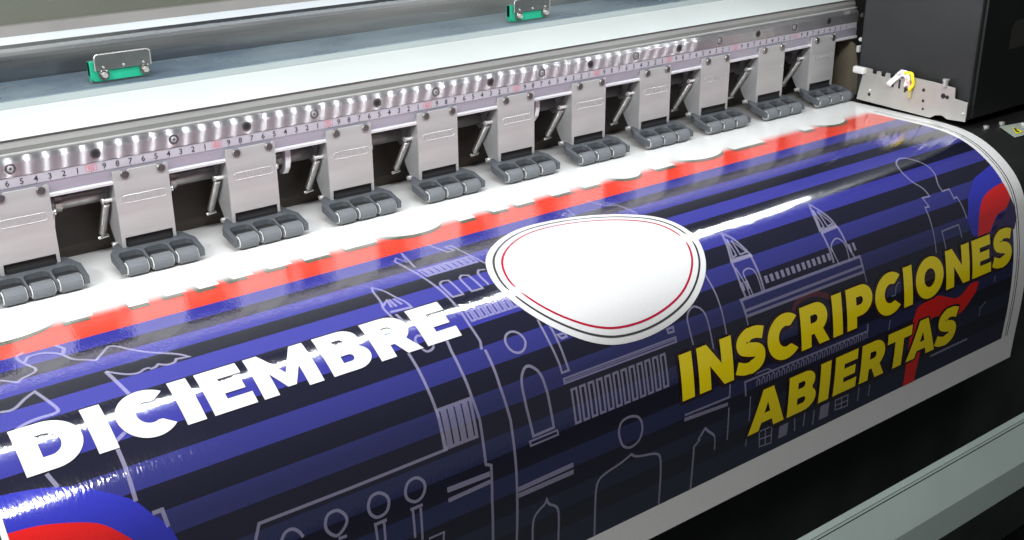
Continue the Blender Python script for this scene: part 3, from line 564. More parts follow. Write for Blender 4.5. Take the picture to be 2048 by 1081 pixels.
LINES = [
(0.3,0,[[-76.99,31.98],[-76.92,33.19],[-76.86,34.91],[-76.74,36.55],[-76.64,38.5],[-76.59,39.37],[-84.27,39.44],[-90.82,39.41],[-91.26,40.39]]),
(0.3,0,[[-73.72,31.86],[-73.85,32.89],[-73.83,34.46],[-73.72,36.47],[-73.48,38.24],[-73.55,41.57],[-73.11,41.8],[-73.3,44.49],[-73.36,47.93]]),
(0.3,0,[[-71.28,33.57],[-71.22,36.46],[-70.9,39.09],[-70.96,42.51],[-71.16,48.91]]),
(0.3,1,[[-69.11,40.92],[-69.35,38.64],[-69.42,36.6],[-68.78,35.72],[-68.21,35.73],[-67.5,36.51],[-67.27,38.21],[-67.17,40.88]]),
(0.2,1,[[-69.48,41.21],[-66.88,41.19],[-66.84,41.55],[-69.45,41.57]]),
(0.55,0,[[-77.0,42.3],[-73.3,42.4]]),
(0.45,0,[[-77.0,43.1],[-73.3,43.0]]),
(0.55,0,[[-70.9,44.6],[-65.6,44.5]]),
(0.55,0,[[-70.9,45.1],[-65.6,45.1]]),
(0.28,0,[[-69.63,49.59],[-69.65,47.8],[-69.22,47.2],[-68.37,46.78],[-68.28,46.43],[-68.11,46.96],[-67.34,47.43],[-67.07,48.1],[-67.07,50.74]]),
(0.28,2,[[-60.88,43.46],[-60.55,42.67],[-59.6,42.51],[-58.69,42.92],[-58.39,43.87],[-58.75,44.83],[-59.71,45.15],[-60.55,44.65]]),
(0.28,0,[[-63.28,52.08],[-63.42,47.19],[-62.69,46.52],[-60.65,46.19],[-59.61,45.81],[-59.13,46.25],[-56.79,46.72],[-56.26,47.36],[-56.19,52.04]]),
(0.28,0,[[-52.46,51.99],[-52.46,47.78],[-51.75,47.28]]),
(0.3,2,[[-80.28,41.12],[-79.95,40.59],[-79.3,40.5],[-78.81,40.93],[-78.74,41.47],[-79.07,42.01],[-79.65,42.16],[-80.22,41.72]]),
(0.3,2,[[-83.2,41.09],[-82.88,40.57],[-82.26,40.52],[-81.73,40.97],[-81.67,41.53],[-81.99,42.06],[-82.69,42.15],[-83.15,41.68]]),
(0.3,2,[[-86.44,41.09],[-86.13,40.59],[-85.48,40.56],[-85.01,41.02],[-84.92,41.55],[-85.3,42.04],[-85.84,42.25],[-86.4,41.67]]),
(0.3,0,[[-89.6,41.07],[-89.4,40.75],[-89.09,40.56],[-88.68,40.59],[-88.33,40.93],[-88.1,41.41]]),
(0.32,0,[[-80.1,42.6],[-79.1,42.6]]),
(0.26,0,[[-79.92,42.72],[-79.95,44.86]]),
(0.26,0,[[-79.29,42.75],[-79.38,45.26]]),
(0.32,0,[[-83.0,42.6],[-82.0,42.6]]),
(0.26,0,[[-82.89,42.72],[-82.87,43.81]]),
(0.26,0,[[-82.23,42.69],[-82.28,44.06]]),
(0.22,0,[[-78.86,45.4],[-77.58,45.39],[-77.66,46.04]]),
(0.3,0,[[-85.7,42.52],[-85.08,42.56]]),
(0.26,1,[[-71.04,28.51],[-71.08,26.74],[-70.6,26.38],[-70.1,26.56],[-70.12,28.54]]),
(0.26,1,[[-69.29,28.51],[-69.26,26.72],[-68.79,26.39],[-68.33,26.64],[-68.3,28.53]]),
(0.26,0,[[-67.62,28.37],[-67.61,26.87],[-67.17,26.37],[-66.62,26.52]]),
(0.28,0,[[-71.61,21.32],[-71.5,25.27],[-71.37,28.33],[-71.34,29.92],[-71.38,31.44],[-71.3,32.86],[-71.53,33.48]]),
(0.25,0,[[-71.61,21.32],[-71.12,20.79],[-70.92,22.1],[-70.21,20.1],[-71.01,23.34]]),
(0.25,0,[[-67.55,20.04],[-67.22,22.25],[-66.58,22.28],[-66.74,21.19],[-66.19,21.24],[-66.21,23.9],[-66.04,25.73]]),
(0.22,0,[[-54.09,22.14],[-54.5,21.25],[-54.02,20.9],[-53.77,22.22],[-53.12,20.06]]),
(0.22,0,[[-50.34,19.61],[-49.97,21.71],[-49.25,22.16],[-49.53,20.99],[-48.93,21.47],[-48.97,24.84]]),
(0.25,0,[[-76.41,28.81],[-76.52,27.55],[-76.2,26.92],[-75.91,25.09],[-75.61,24.59],[-75.16,25.43],[-74.91,26.76],[-74.57,27.54],[-74.5,28.39]]),
(0.3,0,[[-76.3,27.28],[-75.69,26.77],[-75.85,27.69]]),
(0.3,0,[[-75.51,26.76],[-75.48,27.77]]),
(0.3,0,[[-75.17,26.79],[-74.98,27.72]]),
(0.3,0,[[-76.24,28.14],[-74.55,28.28]]),
(0.3,0,[[-75.99,28.5],[-75.86,29.64]]),
(0.25,2,[[-74.94,32.08],[-75.31,32.31],[-75.69,32.25],[-75.93,31.74],[-75.98,31.22],[-75.7,30.93],[-75.37,30.98],[-74.94,31.46]]),
(0.25,2,[[-69.33,33.33],[-68.94,32.97],[-68.4,32.94],[-67.96,33.28],[-67.8,33.92],[-68.14,34.44],[-68.68,34.61],[-69.19,34.35],[-69.42,33.82]]),
(0.25,0,[[-65.87,32.65],[-65.93,33.19],[-65.88,34.78],[-65.65,36.49],[-65.63,37.08],[-64.95,37.07],[-65.03,36.45],[-65.11,35.12],[-65.15,33.91],[-65.21,33.1]]),
(0.22,1,[[-65.58,37.56],[-53.88,37.59],[-53.91,37.97],[-65.57,37.92]]),
(0.12,0,[[-65.53,37.75],[-53.92,37.75]]),
(0.25,1,[[-54.62,36.75],[-53.93,36.73],[-53.98,37.1],[-54.55,37.07]]),
(0.25,1,[[-64.91,34.29],[-64.23,34.33],[-64.2,34.63],[-64.7,34.65]]),
(0.22,0,[[-52.11,38.77],[-52.27,37.41],[-52.31,36.53],[-51.94,35.97],[-51.22,35.67],[-50.56,36.06],[-50.18,36.66],[-50.03,38.14],[-49.89,39.96]]),
(0.22,0,[[-48.54,33.08],[-48.6,33.74],[-48.43,35.51],[-48.22,38.98],[-47.84,40.57]]),
(0.25,0,[[-48.24,43.22],[-48.32,44.51],[-53.65,44.4]]),
(0.45,0,[[-48.5,45.1],[-53.7,44.8]]),
(0.2,0,[[-48.37,45.47],[-48.37,48.62]]),
(0.2,0,[[-52.04,47.27],[-51.24,46.44],[-50.98,46.8],[-49.99,47.63]]),
(0.2,0,[[-51.76,47.11],[-51.14,46.43],[-50.74,46.9],[-49.93,47.54],[-49.88,49.05]]),
(0.25,0,[[-46.28,45.11],[-46.41,43.74],[-29.56,43.88],[-29.59,43.16]]),
(0.15,0,[[-45.22,43.38],[-43.51,43.4],[-42.99,43.7]]),
(0.15,0,[[-45.67,45.31],[-45.69,47.75]]),
(0.15,0,[[-45.81,49.29],[-45.82,50.25]]),
(0.2,0,[[-39.36,49.68],[-39.12,51.1]]),
(0.2,0,[[-37.96,49.61],[-37.92,51.04]]),
(0.2,0,[[-36.6,49.75],[-36.52,51.38]]),
(0.18,0,[[-30.06,49.55],[-29.95,51.14]]),
(0.18,0,[[-28.35,49.87],[-28.29,51.19]]),
(0.2,1,[[-44.17,49.33],[-42.5,49.37],[-42.33,51.16],[-43.92,51.0]]),
(0.2,0,[[-43.34,49.39],[-43.15,51.01]]),
(0.2,0,[[-44.05,50.19],[-42.43,50.3]]),
(0.2,1,[[-33.52,49.82],[-31.65,49.86],[-31.51,51.11],[-33.37,50.94]]),
(0.2,0,[[-32.6,49.79],[-32.44,51.05]]),
(0.2,0,[[-33.4,50.45],[-31.57,50.49]]),
(0.15,0,[[-26.12,43.73],[-26.28,44.73]]),
(0.3,1,[[-44.01,30.44],[-44.44,31.64],[-45.1,33.1],[-42.74,33.18],[-42.99,32.29],[-43.34,31.16]]),
(0.2,0,[[-44.0,31.12],[-44.75,32.91],[-44.24,32.83],[-44.0,31.12]]),
(0.2,0,[[-43.7,31.38],[-43.81,32.88],[-42.97,32.85],[-43.7,31.38]]),
(0.35,0,[[-45.1,33.3],[-42.6,33.3]]),
(0.3,0,[[-45.18,33.16],[-45.43,35.53],[-45.27,36.51]]),
(0.2,0,[[-45.12,33.86],[-44.7,36.6]]),
(0.3,0,[[-42.79,33.12],[-42.88,34.46],[-42.96,36.55]]),
(0.2,0,[[-44.37,36.56],[-44.71,34.63],[-44.39,34.3],[-43.71,34.24],[-43.2,34.62],[-43.22,36.1],[-43.23,36.58]]),
(0.3,1,[[-32.21,30.2],[-32.86,31.55],[-33.45,33.17],[-31.16,33.15],[-31.25,32.25],[-31.71,31.27]]),
(0.2,0,[[-32.41,30.98],[-33.21,33.0],[-32.67,32.94],[-32.41,30.98]]),
(0.2,0,[[-32.08,31.25],[-32.19,32.96],[-31.42,32.93],[-32.08,31.25]]),
(0.35,0,[[-33.4,33.4],[-31.1,33.3]]),
(0.3,0,[[-33.39,33.34],[-33.48,34.76],[-33.54,36.34]]),
(0.2,0,[[-33.25,34.95],[-33.07,35.93],[-32.87,36.63]]),
(0.2,0,[[-33.26,35.35],[-33.1,34.71],[-32.14,34.25],[-31.55,34.53],[-31.26,35.16],[-31.4,36.72]]),
(0.3,0,[[-31.08,33.29],[-31.09,35.2],[-30.77,36.15],[-30.55,36.6]]),
(0.35,1,[[-45.9,36.6],[-29.9,36.6],[-29.7,38.1],[-45.6,38.1]]),
(0.35,0,[[-45.7,37.6],[-29.7,37.5]]),
(0.2,0,[[-45.64,38.11],[-45.53,39.27]]),
(0.15,0,[[-29.68,38.09],[-29.35,39.61]]),
(0.22,0,[[-18.46,38.96],[-18.51,36.5],[-18.45,34.78],[-18.37,34.32],[-17.78,34.39],[-17.96,33.33],[-16.83,33.41],[-16.88,32.43],[-17.65,31.42],[-17.74,30.53],[-17.69,29.86],[-17.34,29.05],[-17.12,28.72],[-16.5,28.3],[-15.89,28.12],[-15.12,28.24],[-14.33,28.94],[-13.59,30.02],[-13.64,30.85],[-13.77,31.46],[-14.56,32.45],[-14.62,33.34],[-13.48,33.35],[-13.59,34.43],[-13.05,34.36],[-12.75,36.75]]),
(0.22,0,[[-16.81,39.12],[-17.15,37.08],[-14.3,37.04],[-14.03,38.4]]),
(0.15,0,[[-24.62,40.34],[-25.16,40.59],[-25.33,41.44],[-25.93,41.41]]),
(0.15,0,[[-8.26,43.79],[-8.28,44.5]]),
(0.15,0,[[-9.5,46.34],[-10.46,46.81],[-10.47,47.76]]),
(0.35,0,[[-18.5,49.9],[-12.0,49.9]]),
(0.28,0,[[-101.62,22.89],[-100.8,23.84],[-100.53,23.48],[-99.92,23.26],[-99.46,23.03],[-99.35,22.52],[-99.58,21.97],[-99.92,20.71],[-99.82,20.01],[-99.3,19.78]]),
(0.28,0,[[-99.65,21.3],[-99.27,20.58],[-98.36,20.52],[-97.39,21.43],[-97.11,22.79],[-96.39,23.33],[-95.93,23.83],[-95.19,23.01],[-94.58,22.33],[-94.18,22.51],[-93.52,23.76],[-92.69,24.81],[-91.25,25.91],[-90.77,26.57],[-91.57,26.43],[-91.8,26.76],[-92.38,26.79],[-92.78,26.42],[-93.07,26.67],[-93.44,26.69]]),
(0.35,0,[[-97.3,20.0],[-97.0,20.8],[-97.3,21.6]]),
(0.3,0,[[-102.67,26.61],[-101.92,26.8],[-101.01,25.95],[-100.3,25.5],[-99.92,26.92],[-99.64,27.94],[-99.85,28.18],[-101.14,28.14],[-102.01,28.36],[-102.49,28.63]]),
(0.35,0,[[-95.9,25.6],[-95.7,27.2],[-95.5,28.4]]),
(0.25,0,[[-95.91,25.53],[-95.02,26.5],[-94.23,26.8],[-93.73,26.47],[-93.39,26.54]]),
(0.32,0,[[-97.5,31.5],[-96.8,31.1]]),
(0.35,0,[[-101.8,32.1],[-101.5,33.1]]),
(0.35,0,[[-97.6,32.0],[-97.6,33.3],[-97.7,35.4]]),
(0.35,0,[[-97.0,36.4],[-96.4,36.4],[-96.3,37.5]]),
]
BLUEL = [[[-104.79,32.43],[-104.49,32.48],[-102.96,32.71],[-101.45,33.09],[-99.99,33.76],[-98.16,34.99],[-97.58,35.57],[-97.0,36.44],[-96.29,37.38],[-95.9,38.6],[-95.76,39.36],[-106.1,36.09]]]
BLUER = [[[-4.85,32.26],[-8.72,33.1],[-11.45,34.79],[-12.7,36.87],[-12.21,38.58],[-9.37,39.69],[-5.46,37.27],[-4.6,36.14],[-4.86,34.52]]]
NAVY = [[[-4.6,36.14],[-5.86,37.18],[-7.37,37.45],[-8.36,38.28],[-9.12,39.28],[-8.33,39.46],[-4.6,39.58],[-4.04,38.52],[-4.21,37.29]]]
RED = [[[-105.07,34.66],[-104.4,34.72],[-103.12,34.86],[-101.6,35.26],[-100.35,35.73],[-99.63,36.21],[-98.96,36.91],[-98.42,37.57],[-97.98,38.46],[-105.84,35.91]],[[-4.86,34.52],[-6.76,34.69],[-8.47,35.07],[-9.73,35.77],[-10.7,37.08],[-11.3,39.13],[-9.32,39.24],[-8.34,38.17],[-7.37,37.45],[-5.86,37.18],[-5.04,36.64],[-4.6,36.14]],[[-11.24,43.66],[-12.65,43.51],[-14.06,44.26],[-15.17,44.45],[-16.33,44.07],[-18.16,43.38],[-19.25,43.43],[-21.48,43.58],[-22.15,44.4],[-22.53,45.52],[-22.69,47.14],[-22.85,49.75],[-22.56,52.21],[-20.72,52.23],[-20.53,49.2],[-20.23,47.17],[-19.41,45.72],[-18.34,45.54],[-14.85,46.38],[-13.53,46.1],[-12.51,45.38],[-11.58,44.63]]]
BADGE = [[[-66.23,25.98],[-64.65,24.17],[-62.24,22.51],[-59.14,21.46],[-55.43,21.76],[-52.09,23.0],[-49.71,24.55],[-48.08,26.09],[-47.24,27.66],[-46.83,29.23],[-46.89,30.71],[-47.55,32.26],[-48.38,33.36],[-49.6,34.5],[-51.23,35.55],[-53.16,36.25],[-55.19,36.66],[-57.35,36.8],[-59.62,36.59],[-61.2,36.14],[-62.85,35.35],[-64.52,34.12],[-65.82,32.7],[-66.69,31.18],[-67.14,29.66],[-67.11,28.06]]]

# ------------------------------------------------------------------ the printed sheet
EDGE_L, EDGE_R, PR = -105.15, -2.15, -4.85
S_END, S_PRINT = 55.15, 52.05
banner = thing('printed_banner', 'wide glossy vinyl banner with blue and black stripes and white and yellow lettering', 'printed banner', (-50, -20, -9))
I = dict(paper=ink('paper', (0.86, 0.86, 0.85), rough=0.13), black=ink('black', (0.009, 0.009, 0.022)), blue=ink('blue', (0.036, 0.036, 0.25)),
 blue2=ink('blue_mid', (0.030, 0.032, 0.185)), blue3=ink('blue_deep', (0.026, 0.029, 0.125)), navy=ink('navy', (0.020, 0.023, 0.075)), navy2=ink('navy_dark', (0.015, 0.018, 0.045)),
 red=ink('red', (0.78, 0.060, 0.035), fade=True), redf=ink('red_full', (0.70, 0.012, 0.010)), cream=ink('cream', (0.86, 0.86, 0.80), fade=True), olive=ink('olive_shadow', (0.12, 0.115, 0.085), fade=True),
 patch=ink('blue_patch', (0.030, 0.035, 0.42)), plum=ink('plum', (0.028, 0.018, 0.085)), white=ink('white', (0.70, 0.70, 0.70)), yellow=ink('yellow', (0.95, 0.76, 0.004)),
 brown=ink('brown_shadow', (0.028, 0.010, 0.012)), line=ink('line', (0.55, 0.52, 0.74), alpha=0.36), maroon=ink('maroon_line', (0.20, 0.05, 0.06), alpha=0.45), grey=ink('thin_grey', (0.045, 0.045, 0.045)), crimson=ink('crimson', (0.42, 0.004, 0.035)))
def drape(name, loops_list, mt, level, parent=None, step=0.5, label=None):
    """flat outlines (x, s) -> mesh lying on the sheet"""
    bm = bmesh.new()
    for loops in loops_list:
        vv = [[Vector((x, s, 0)) for x, s in lp] for lp in loops]
        flat = [p for lp in vv for p in lp]; bv = [bm.verts.new(p) for p in flat]
        for t in tessellate_polygon(vv):
            try: bm.faces.new([bv[i] for i in t])
            except ValueError: pass
    if bm.verts:
        lo_ = min(v.co.y for v in bm.verts); hi = max(v.co.y for v in bm.verts)
        s = math.ceil(max(lo_, 16)/step)*step
        while s < hi:
            bmesh.ops.bisect_plane(bm, geom=bm.verts[:]+bm.edges[:]+bm.faces[:], dist=1e-5, plane_co=(0, s, 0), plane_no=(0, 1, 0))
            s += step
    for v in bm.verts: v.co = V(*on_sheet(v.co.x, v.co.y, 0.004+0.010*level))
    bmesh.ops.remove_doubles(bm, verts=bm.verts, dist=1e-6)
    bm.normal_update()
    for f in bm.faces:
        c = f.calc_center_median(); 
        if f.normal.z-f.normal.y < 0: f.normal_flip()
    me = bpy.data.meshes.new(name); bm.to_mesh(me); bm.free()
    o = link(name, me, mt, None, True)
    if parent is None: onto(o, banner)
    else: o.parent = parent
    if label: o['label'] = label
    return o
def rect(x0, x1, s0, s1): return [(x0, s0), (x1, s0), (x1, s1), (x0, s1)]
def stroke(pts, wd, closed=False):
    """list of small quads following a polyline"""
    n = len(pts); L_ = []; R_ = []
    for i in range(n):
        a = pts[i-1] if (closed or i > 0) else pts[i]; c = pts[(i+1) % n] if (closed or i < n-1) else pts[i]; b = pts[i]
        d0 = Vector((b[0]-a[0], b[1]-a[1])); d1 = Vector((c[0]-b[0], c[1]-b[1]))
        if d0.length < 1e-6: d0 = d1
        if d1.length < 1e-6: d1 = d0
        d0.normalize(); d1.normalize(); t = (d0+d1)
        if t.length < 0.3: t = d1
        t.normalize(); nn = Vector((-t.y, t.x)); k = 1/max(0.5, abs(nn.dot(Vector((-d1.y, d1.x)))))
        L_.append((b[0]+nn.x*wd/2*k, b[1]+nn.y*wd/2*k)); R_.append((b[0]-nn.x*wd/2*k, b[1]-nn.y*wd/2*k))
    m_ = n if closed else n-1
    return [[[L_[i], L_[(i+1) % n], R_[(i+1) % n], R_[i]]] for i in range(m_)]

# base sheet: one mesh, paper margins and stripes as material patches
SB = [0, 15.0, 19.95, 21.85, 23.53, 25.25, 26.78, 28.36, 29.93, 31.52, 33.28, 34.86, 36.5, 38.05, 39.88, 41.4, 43.1, 44.7, 46.4, 48.0, 49.8, S_PRINT, S_END]
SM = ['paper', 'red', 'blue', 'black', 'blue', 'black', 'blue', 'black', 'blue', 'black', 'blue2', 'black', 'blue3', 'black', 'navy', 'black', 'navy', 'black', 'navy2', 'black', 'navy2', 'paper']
keys = list(I.keys()); base_m = [I[k] for k in keys]
bm = bmesh.new()
ss = sorted(set([round(i*0.25, 3) for i in range(int(S_END*4)+1)]+SB)); ss = [s for i, s in enumerate(ss) if i == 0 or s-ss[i-1] > 0.02 or s in SB]
cols = [(EDGE_L, EDGE_L+0.35, None), (EDGE_L+0.35, PR, 1), (PR, -4.22, None), (-4.22, -4.10, 'grey'), (-4.10, -3.86, None), (-3.86, -3.70, 'grey'), (-3.70, EDGE_R, None)]
xs = [cols[0][0]]+[c[1] for c in cols]
grid = [[bm.verts.new(V(*on_sheet(x, s))) for x in xs] for s in ss]
import bisect
for i in range(len(ss)-1):
    k = max(0, bisect.bisect_right(SB, (ss[i]+ss[i+1])/2)-1); k = min(k, len(SM)-1)
    for j, c in enumerate(cols):
        f = bm.faces.new((grid[i][j], grid[i][j+1], grid[i+1][j+1], grid[i+1][j]))
        nm = 'paper'
        if c[2] == 1: nm = SM[k]
        elif c[2] and 16 < ss[i] < S_PRINT-0.2: nm = c[2]
        f.material_index = keys.index(nm); f.smooth = True
bm.normal_update()
for f in bm.faces:
    if f.normal.z-f.normal.y < 0: f.normal_flip()
me = bpy.data.meshes.new('vinyl_sheet'); bm.to_mesh(me); bm.free(); sheet = link('vinyl_sheet', me, base_m); onto(sheet, banner)

# white letters of the line above, cut off by the last passes, with their shadow
up = []; sh_ = []
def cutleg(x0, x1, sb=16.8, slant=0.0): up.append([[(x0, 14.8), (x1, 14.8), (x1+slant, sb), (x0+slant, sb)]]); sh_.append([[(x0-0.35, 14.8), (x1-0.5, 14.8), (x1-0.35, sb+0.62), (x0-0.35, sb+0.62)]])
def cutbowl(x0, x1, sb=17.2):
    c = (x0+x1)/2; r = (x1-x0)/2
    a = [(c+r*math.cos(t), sb-2.2+2.2*math.sin(t)) for t in [PI*i/16 for i in range(17)]]
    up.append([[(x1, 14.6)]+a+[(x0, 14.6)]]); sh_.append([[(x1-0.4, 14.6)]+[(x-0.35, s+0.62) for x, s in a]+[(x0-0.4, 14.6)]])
for x0, x1 in ((-95.5, -93.6), (-90.9, -89.4), (-88.4, -86.8), (-85.9, -84.3), (-83.4, -81.7), (-80.2, -78.3), (-76.8, -74.5), (-73.2, -70.2), (-62.1, -60.4), (-58.7, -56.9), (-56.0, -53.9), (-51.6, -49.3), (-48.1, -46.1), (-38.9, -36.2), (-27.9, -23.2), (-16.9, -15.2)):
    cutleg(x0, x1, 16.75+random.uniform(-0.12, 0.2), random.uniform(-0.35, 0.35))
for x0, x1 in ((-103.6, -95.6), (-69.6, -63.2), (-44.4, -40.2), (-35.2, -28.6), (-14.2, -8.9)): cutbowl(x0, x1)
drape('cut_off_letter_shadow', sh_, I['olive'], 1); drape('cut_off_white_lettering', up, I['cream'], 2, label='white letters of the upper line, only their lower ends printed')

# colour patches and red ribbon
drape('blue_patch', [[catmull(BLUEL[0][:11], False, 4)+[(-95.75, 44), (-104.75, 44), (-104.75, 32.43)]]], I['patch'], 1)
drape('blue_patch', [[BLUER[0]]], I['patch'], 1); drape('plum_patch', [[NAVY[0]]], I['plum'], 1)
drape('red_ribbon', [[catmull(RED[0][1:9], False, 4)+[(-97.5, 40.2), (-99, 43), (-104.8, 43), (-104.8, 34.7)]]], I['redf'], 2, label='red disc at the lower left corner of the print')
drape('red_ribbon', [[catmull(RED[1][:6], False, 4)+catmull(RED[1][6:], False, 4)]], I['redf'], 2, label='upper end of the red ribbon by the right border')
drape('red_ribbon', [[catmull(RED[2][:11], False, 3)+[(-22.56, 52.03), (-20.72, 52.03)]+catmull(RED[2][14:], False, 3)]], I['redf'], 2, label='lower part of the red ribbon behind the yellow words')

# line drawing of a city skyline
def soften(p, closed):
    n = len(p); o = []
    for i in range(n):
        if not closed and i in (0, n-1): o.append(p[i]); continue
        a, b, c = Vector(p[i-1]), Vector(p[i]), Vector(p[(i+1) % n])
        if (b-a).length < 1e-5 or (c-b).length < 1e-5: o.append(p[i]); continue
        ang = (b-a).angle(c-b)
        if 0.1 < ang < 1.0:
            q0 = b+(a-b)*0.45; q1 = b+(c-b)*0.45
            for t in (0, .25, .5, .75, 1): o.append(tuple(q0*(1-t)**2+b*2*t*(1-t)+q1*t*t))
        else: o.append(p[i])
    return o
Ls = []
for wd, c, p in LINES:
    p = [tuple(q) for q in p]
    p = [(q[0], min(q[1], S_PRINT-0.04)) for q in p]
    if len(p) < 2: continue
    if c == 2: p = catmull(p, True, 5)
    elif len(p) > 3 and max(q[0] for q in p)-min(q[0] for q in p) > 0.8: p = soften(p, c > 0)
    Ls += stroke(p, wd*0.74, c > 0)
def comb(x0, x1, s0, s1, n, wd, fr=0.55, lines=None):
    o = []; st_ = (x1-x0)/n
    for i in range(n):
        a = x0+i*st_; b = a+st_*fr
        o += stroke([(a, s0), (b, s0), (b, s1), (a, s1)], wd, True)
    return o
Ls += comb(-65.05, -54.95, 38.58, 41.25, 12, 0.2); Ls += comb(-76.7, -73.7, 36.5, 39.3, 5, 0.24, 0.6)
Ls += comb(-71.0, -66.0, 30.15, 31.1, 9, 0.18, 0.6); Ls += comb(-71.1, -66.2, 24.0, 25.2, 9, 0.2, 0.6)
for i in range(24):
    a = -44.9+i*0.65; Ls += stroke([(a, 44.6), (a, 44.15), (a+0.18, 43.95), (a+0.36, 44.15), (a+0.36, 44.6)], 0.11)
for i in range(13): Ls += [[rect(-42.5+i*0.7, -42.1+i*0.7, 35.35, 36.0)]]
for x in (-45.4, -44.8, -31.0, -30.4): Ls += [[rect(x, x+0.32, 35.2, 35.95)]]
for a in ((-41.4, -40.2, 49.8, 51.1), (-35.7, -34.4, 49.7, 51.2)): Ls += [[rect(*a)]]
Ls = [[[(x, min(s, S_PRINT-0.02)) for x, s in lp] for lp in q] for q in Ls]
drape('skyline_line_drawing', Ls, I['line'], 3, label='thin pale outlines of towers, domes and arches')
drape('rose_window_line', stroke(catmull([(-40.3, 40.6), (-39.8, 39.2), (-39.1, 38.5), (-37.3, 38.3), (-35.7, 38.75), (-34.7, 39.3)], False, 4), 0.5), I['maroon'], 3)

# egg-shaped white badge with its rings
def smooth_closed(p):
    n = len(p); return [((p[i-1][0]+2*p[i][0]+p[(i+1) % n][0])/4, (p[i-1][1]+2*p[i][1]+p[(i+1) % n][1])/4) for i in range(n)]
bd = [tuple(q) for q in BADGE[0]]; bd = catmull(bd, True, 5)
for _ in range(6): bd = smooth_closed(bd)
def inset(p, d):
    n = len(p); o = []
    for i in range(n):
        a, c = p[i-2], p[(i+2) % n]; t = Vector((c[0]-a[0], c[1]-a[1])).normalized(); o.append((p[i][0]-t.y*d, p[i][1]+t.x*d))
    return o
cxm = sum(q[0] for q in bd)/len(bd)
if abs(max(q[0] for q in inset(bd, 0.5))) < abs(max(q[0] for q in bd)): bd = bd[::-1]
badge = drape('white_badge', [[bd]], I['white'], 4, label='egg shaped white badge left blank in the middle of the print')
drape('black_ring', stroke(inset(bd, 0.62), 0.19, True), I['grey'], 5, parent=None)
drape('crimson_ring', stroke(inset(bd, 1.30), 0.19, True), I['crimson'], 5, parent=None)

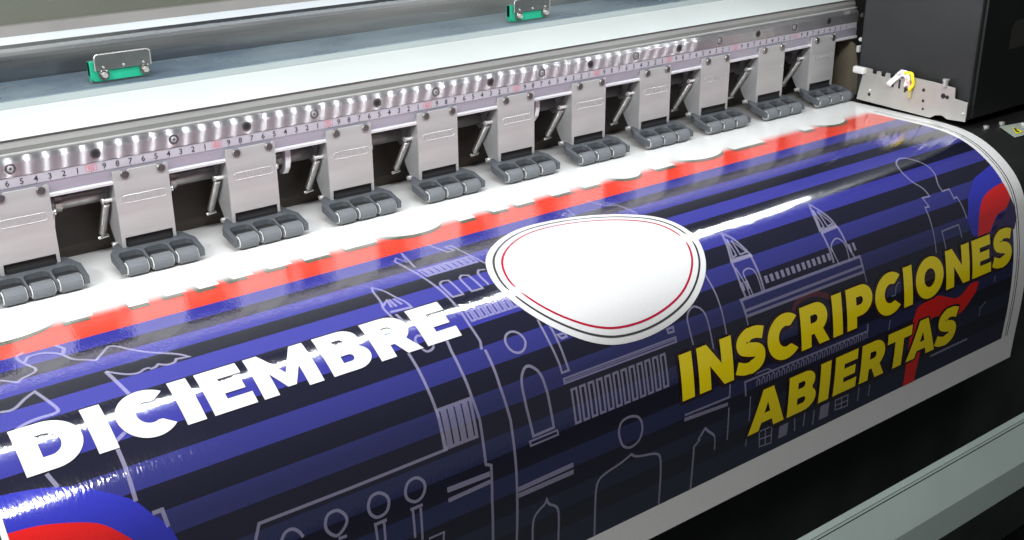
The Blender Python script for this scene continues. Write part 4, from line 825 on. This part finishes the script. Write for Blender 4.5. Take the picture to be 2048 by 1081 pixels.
# lettering: heavy geometric capitals, cap height 1
def glyph(c, t=0.345):
    h = 0.26
    if c == 'I': return [[(0, 0), (t, 0), (t, 1), (0, 1)]], t
    if c == 'E': return [[(0, 0), (.84, 0), (.84, h), (t, h), (t, .385), (.76, .385), (.76, .615), (t, .615), (t, 1-h), (.82, 1-h), (.82, 1), (0, 1)]], .84
    if c == 'N': return [[(0, 0), (t, 0), (t, .52), (.74, 0), (1.03, 0), (1.03, 1), (1.03-t, 1), (1.03-t, .48), (.29, 1), (0, 1)]], 1.03
    if c == 'M': return [[(0, 0), (.32, 0), (.32, .50), (.55, .11), (.73, .11), (.965, .50), (.965, 0), (1.285, 0), (1.285, 1), (.995, 1), (.645, .42), (.29, 1), (0, 1)]], 1.285
    if c == 'D': return [[(0, 0), (.50, 0)]+arcp(.50, .5, .575, .5, -88, 88, 18)+[(.50, 1), (0, 1)], [(t, .27), (t, .73), (.49, .73)]+arcp(.49, .5, .23, .23, 80, -80, 10)+[(.49, .27)]], 1.075
    if c == 'O': return [arcp(.57, .5, .57, .525, 0, 354, 59), arcp(.57, .5, .225, .235, 0, 350, 35)], 1.14
    if c == 'C': return [arcp(.555, .5, .555, .525, 45, 315, 40)+[(.745, .285)]+arcp(.575, .5, .225, .235, 305, 55, 24)[1:-1]+[(.745, .715)]], 1.0
    if c == 'P': return [[(0, 0), (t, 0), (t, .27), (.50, .27)]+arcp(.50, .635, .42, .365, -88, 88, 16)+[(.5, 1), (0, 1)], [(t, .54), (t, .735), (.48, .735)]+arcp(.48, .6375, .10, .0975, 80, -80, 8)+[(.48, .54)]], .92
    if c == 'R': return [[(0, 0), (t, 0), (t, .29), (.45, .29), (.62, 0), (.98, 0), (.755, .345)]+arcp(.50, .64, .43, .36, -45, 88, 12)+[(.5, 1), (0, 1)], [(t, .55), (t, .735), (.48, .735)]+arcp(.48, .6425, .11, .0925, 80, -80, 8)+[(.48, .55)]], .98
    if c == 'B': return [[(0, 0), (.60, 0)]+arcp(.60, .285, .40, .285, -85, 48, 12)+arcp(.56, .735, .37, .265, -40, 88, 12)+[(.56, 1), (0, 1)], [(t-.01, .22), (t-.01, .385), (.52, .385)]+arcp(.53, .3025, .09, .0825, 80, -80, 6)+[(.52, .22)], [(t-.01, .62), (t-.01, .78), (.49, .78)]+arcp(.50, .70, .08, .08, 80, -80, 6)+[(.49, .62)]], 1.0
    if c == 'A': return [[(0, 0), (.35, 0), (.42, .185), (.77, .185), (.84, 0), (1.19, 0), (.765, 1), (.425, 1)], [(.50, .41), (.69, .41), (.595, .665)]], 1.19
    if c == 'T': return [[(.31, 0), (.655, 0), (.655, .73), (.965, .73), (.965, 1), (0, 1), (0, .73), (.31, .73)]], .965
    if c == 'S':
        sp_ = catmull([(.86, .80), (.66, .865), (.43, .865), (.22, .76), (.22, .62), (.40, .535), (.62, .47), (.73, .36), (.68, .20), (.47, .125), (.24, .135), (.02, .22)], False, 6)
        w_ = [.27 if (i < 12 or i > len(sp_)-12) else .31 for i in range(len(sp_))]
        Lp = []; Rp = []
        for i, b in enumerate(sp_):
            a = sp_[max(0, i-1)]; c_ = sp_[min(len(sp_)-1, i+1)]; d = Vector((c_[0]-a[0], c_[1]-a[1])).normalized()
            Lp.append((b[0]-d.y*w_[i]/2, b[1]+d.x*w_[i]/2)); Rp.append((b[0]+d.y*w_[i]/2, b[1]-d.x*w_[i]/2))
        return [[q for q in Lp]+[q for q in Rp[::-1]]], .89
def set_word(spec, s_top, s_bot, t):
    """spec: (letter, left x, right x); returns draped outlines"""
    H = s_bot-s_top; out = []
    for ch, xl, xr in spec:
        g, gw = glyph(ch, t); k = (xr-xl)/gw
        out.append([[(xl+x*k, s_bot-y*H) for x, y in lp] for lp in g])
    return out
W1 = [('D', -102.85, -99.10), ('I', -98.67, -97.46), ('C', -96.98, -93.50), ('I', -93.15, -91.90), ('E', -91.35, -88.42), ('M', -87.95, -83.60), ('B', -82.85, -79.55), ('R', -79.14, -75.72), ('E', -75.32, -72.43)]
W2 = [('I', -53.90, -52.50), ('N', -51.90, -47.82), ('S', -47.45, -43.80), ('C', -43.45, -39.30), ('R', -39.06, -35.20), ('I', -34.66, -33.30), ('P', -32.64, -28.85), ('C', -28.45, -24.35), ('I', -24.00, -22.63), ('O', -22.10, -17.55), ('N', -17.10, -13.05), ('E', -12.55, -9.20), ('S', -8.85, -5.35)]
W3 = [('A', -45.75, -41.0), ('B', -40.60, -36.75), ('I', -36.25, -34.80), ('E', -34.15, -30.80), ('R', -30.25, -26.45), ('T', -26.27, -22.44), ('A', -22.90, -18.15), ('S', -18.10, -14.65)]
w1 = set_word(W1, 28.53, 31.98, 0.35); w2 = set_word(W2, 39.12, 43.08, 0.34); w3 = set_word(W3, 45.22, 49.20, 0.34)
sh2 = []
for g in w2+w3:
    for dx, ds in ((-0.28, 0.25), (0.22, 0.2), (-0.25, -0.2), (0.22, -0.18)): sh2.append([[(x+dx, s+ds) for x, s in g[0]]])
drape('dark_lettering_shadow', sh2, I['brown'], 4)
drape('white_lettering', w1, I['white'], 7, label='white word DICIEMBRE in heavy capitals')
drape('yellow_lettering', w2, I['yellow'], 7, label='yellow word INSCRIPCIONES in heavy capitals')
drape('yellow_lettering', w3, I['yellow'], 7, label='yellow word ABIERTAS in heavy capitals, below the other yellow word')
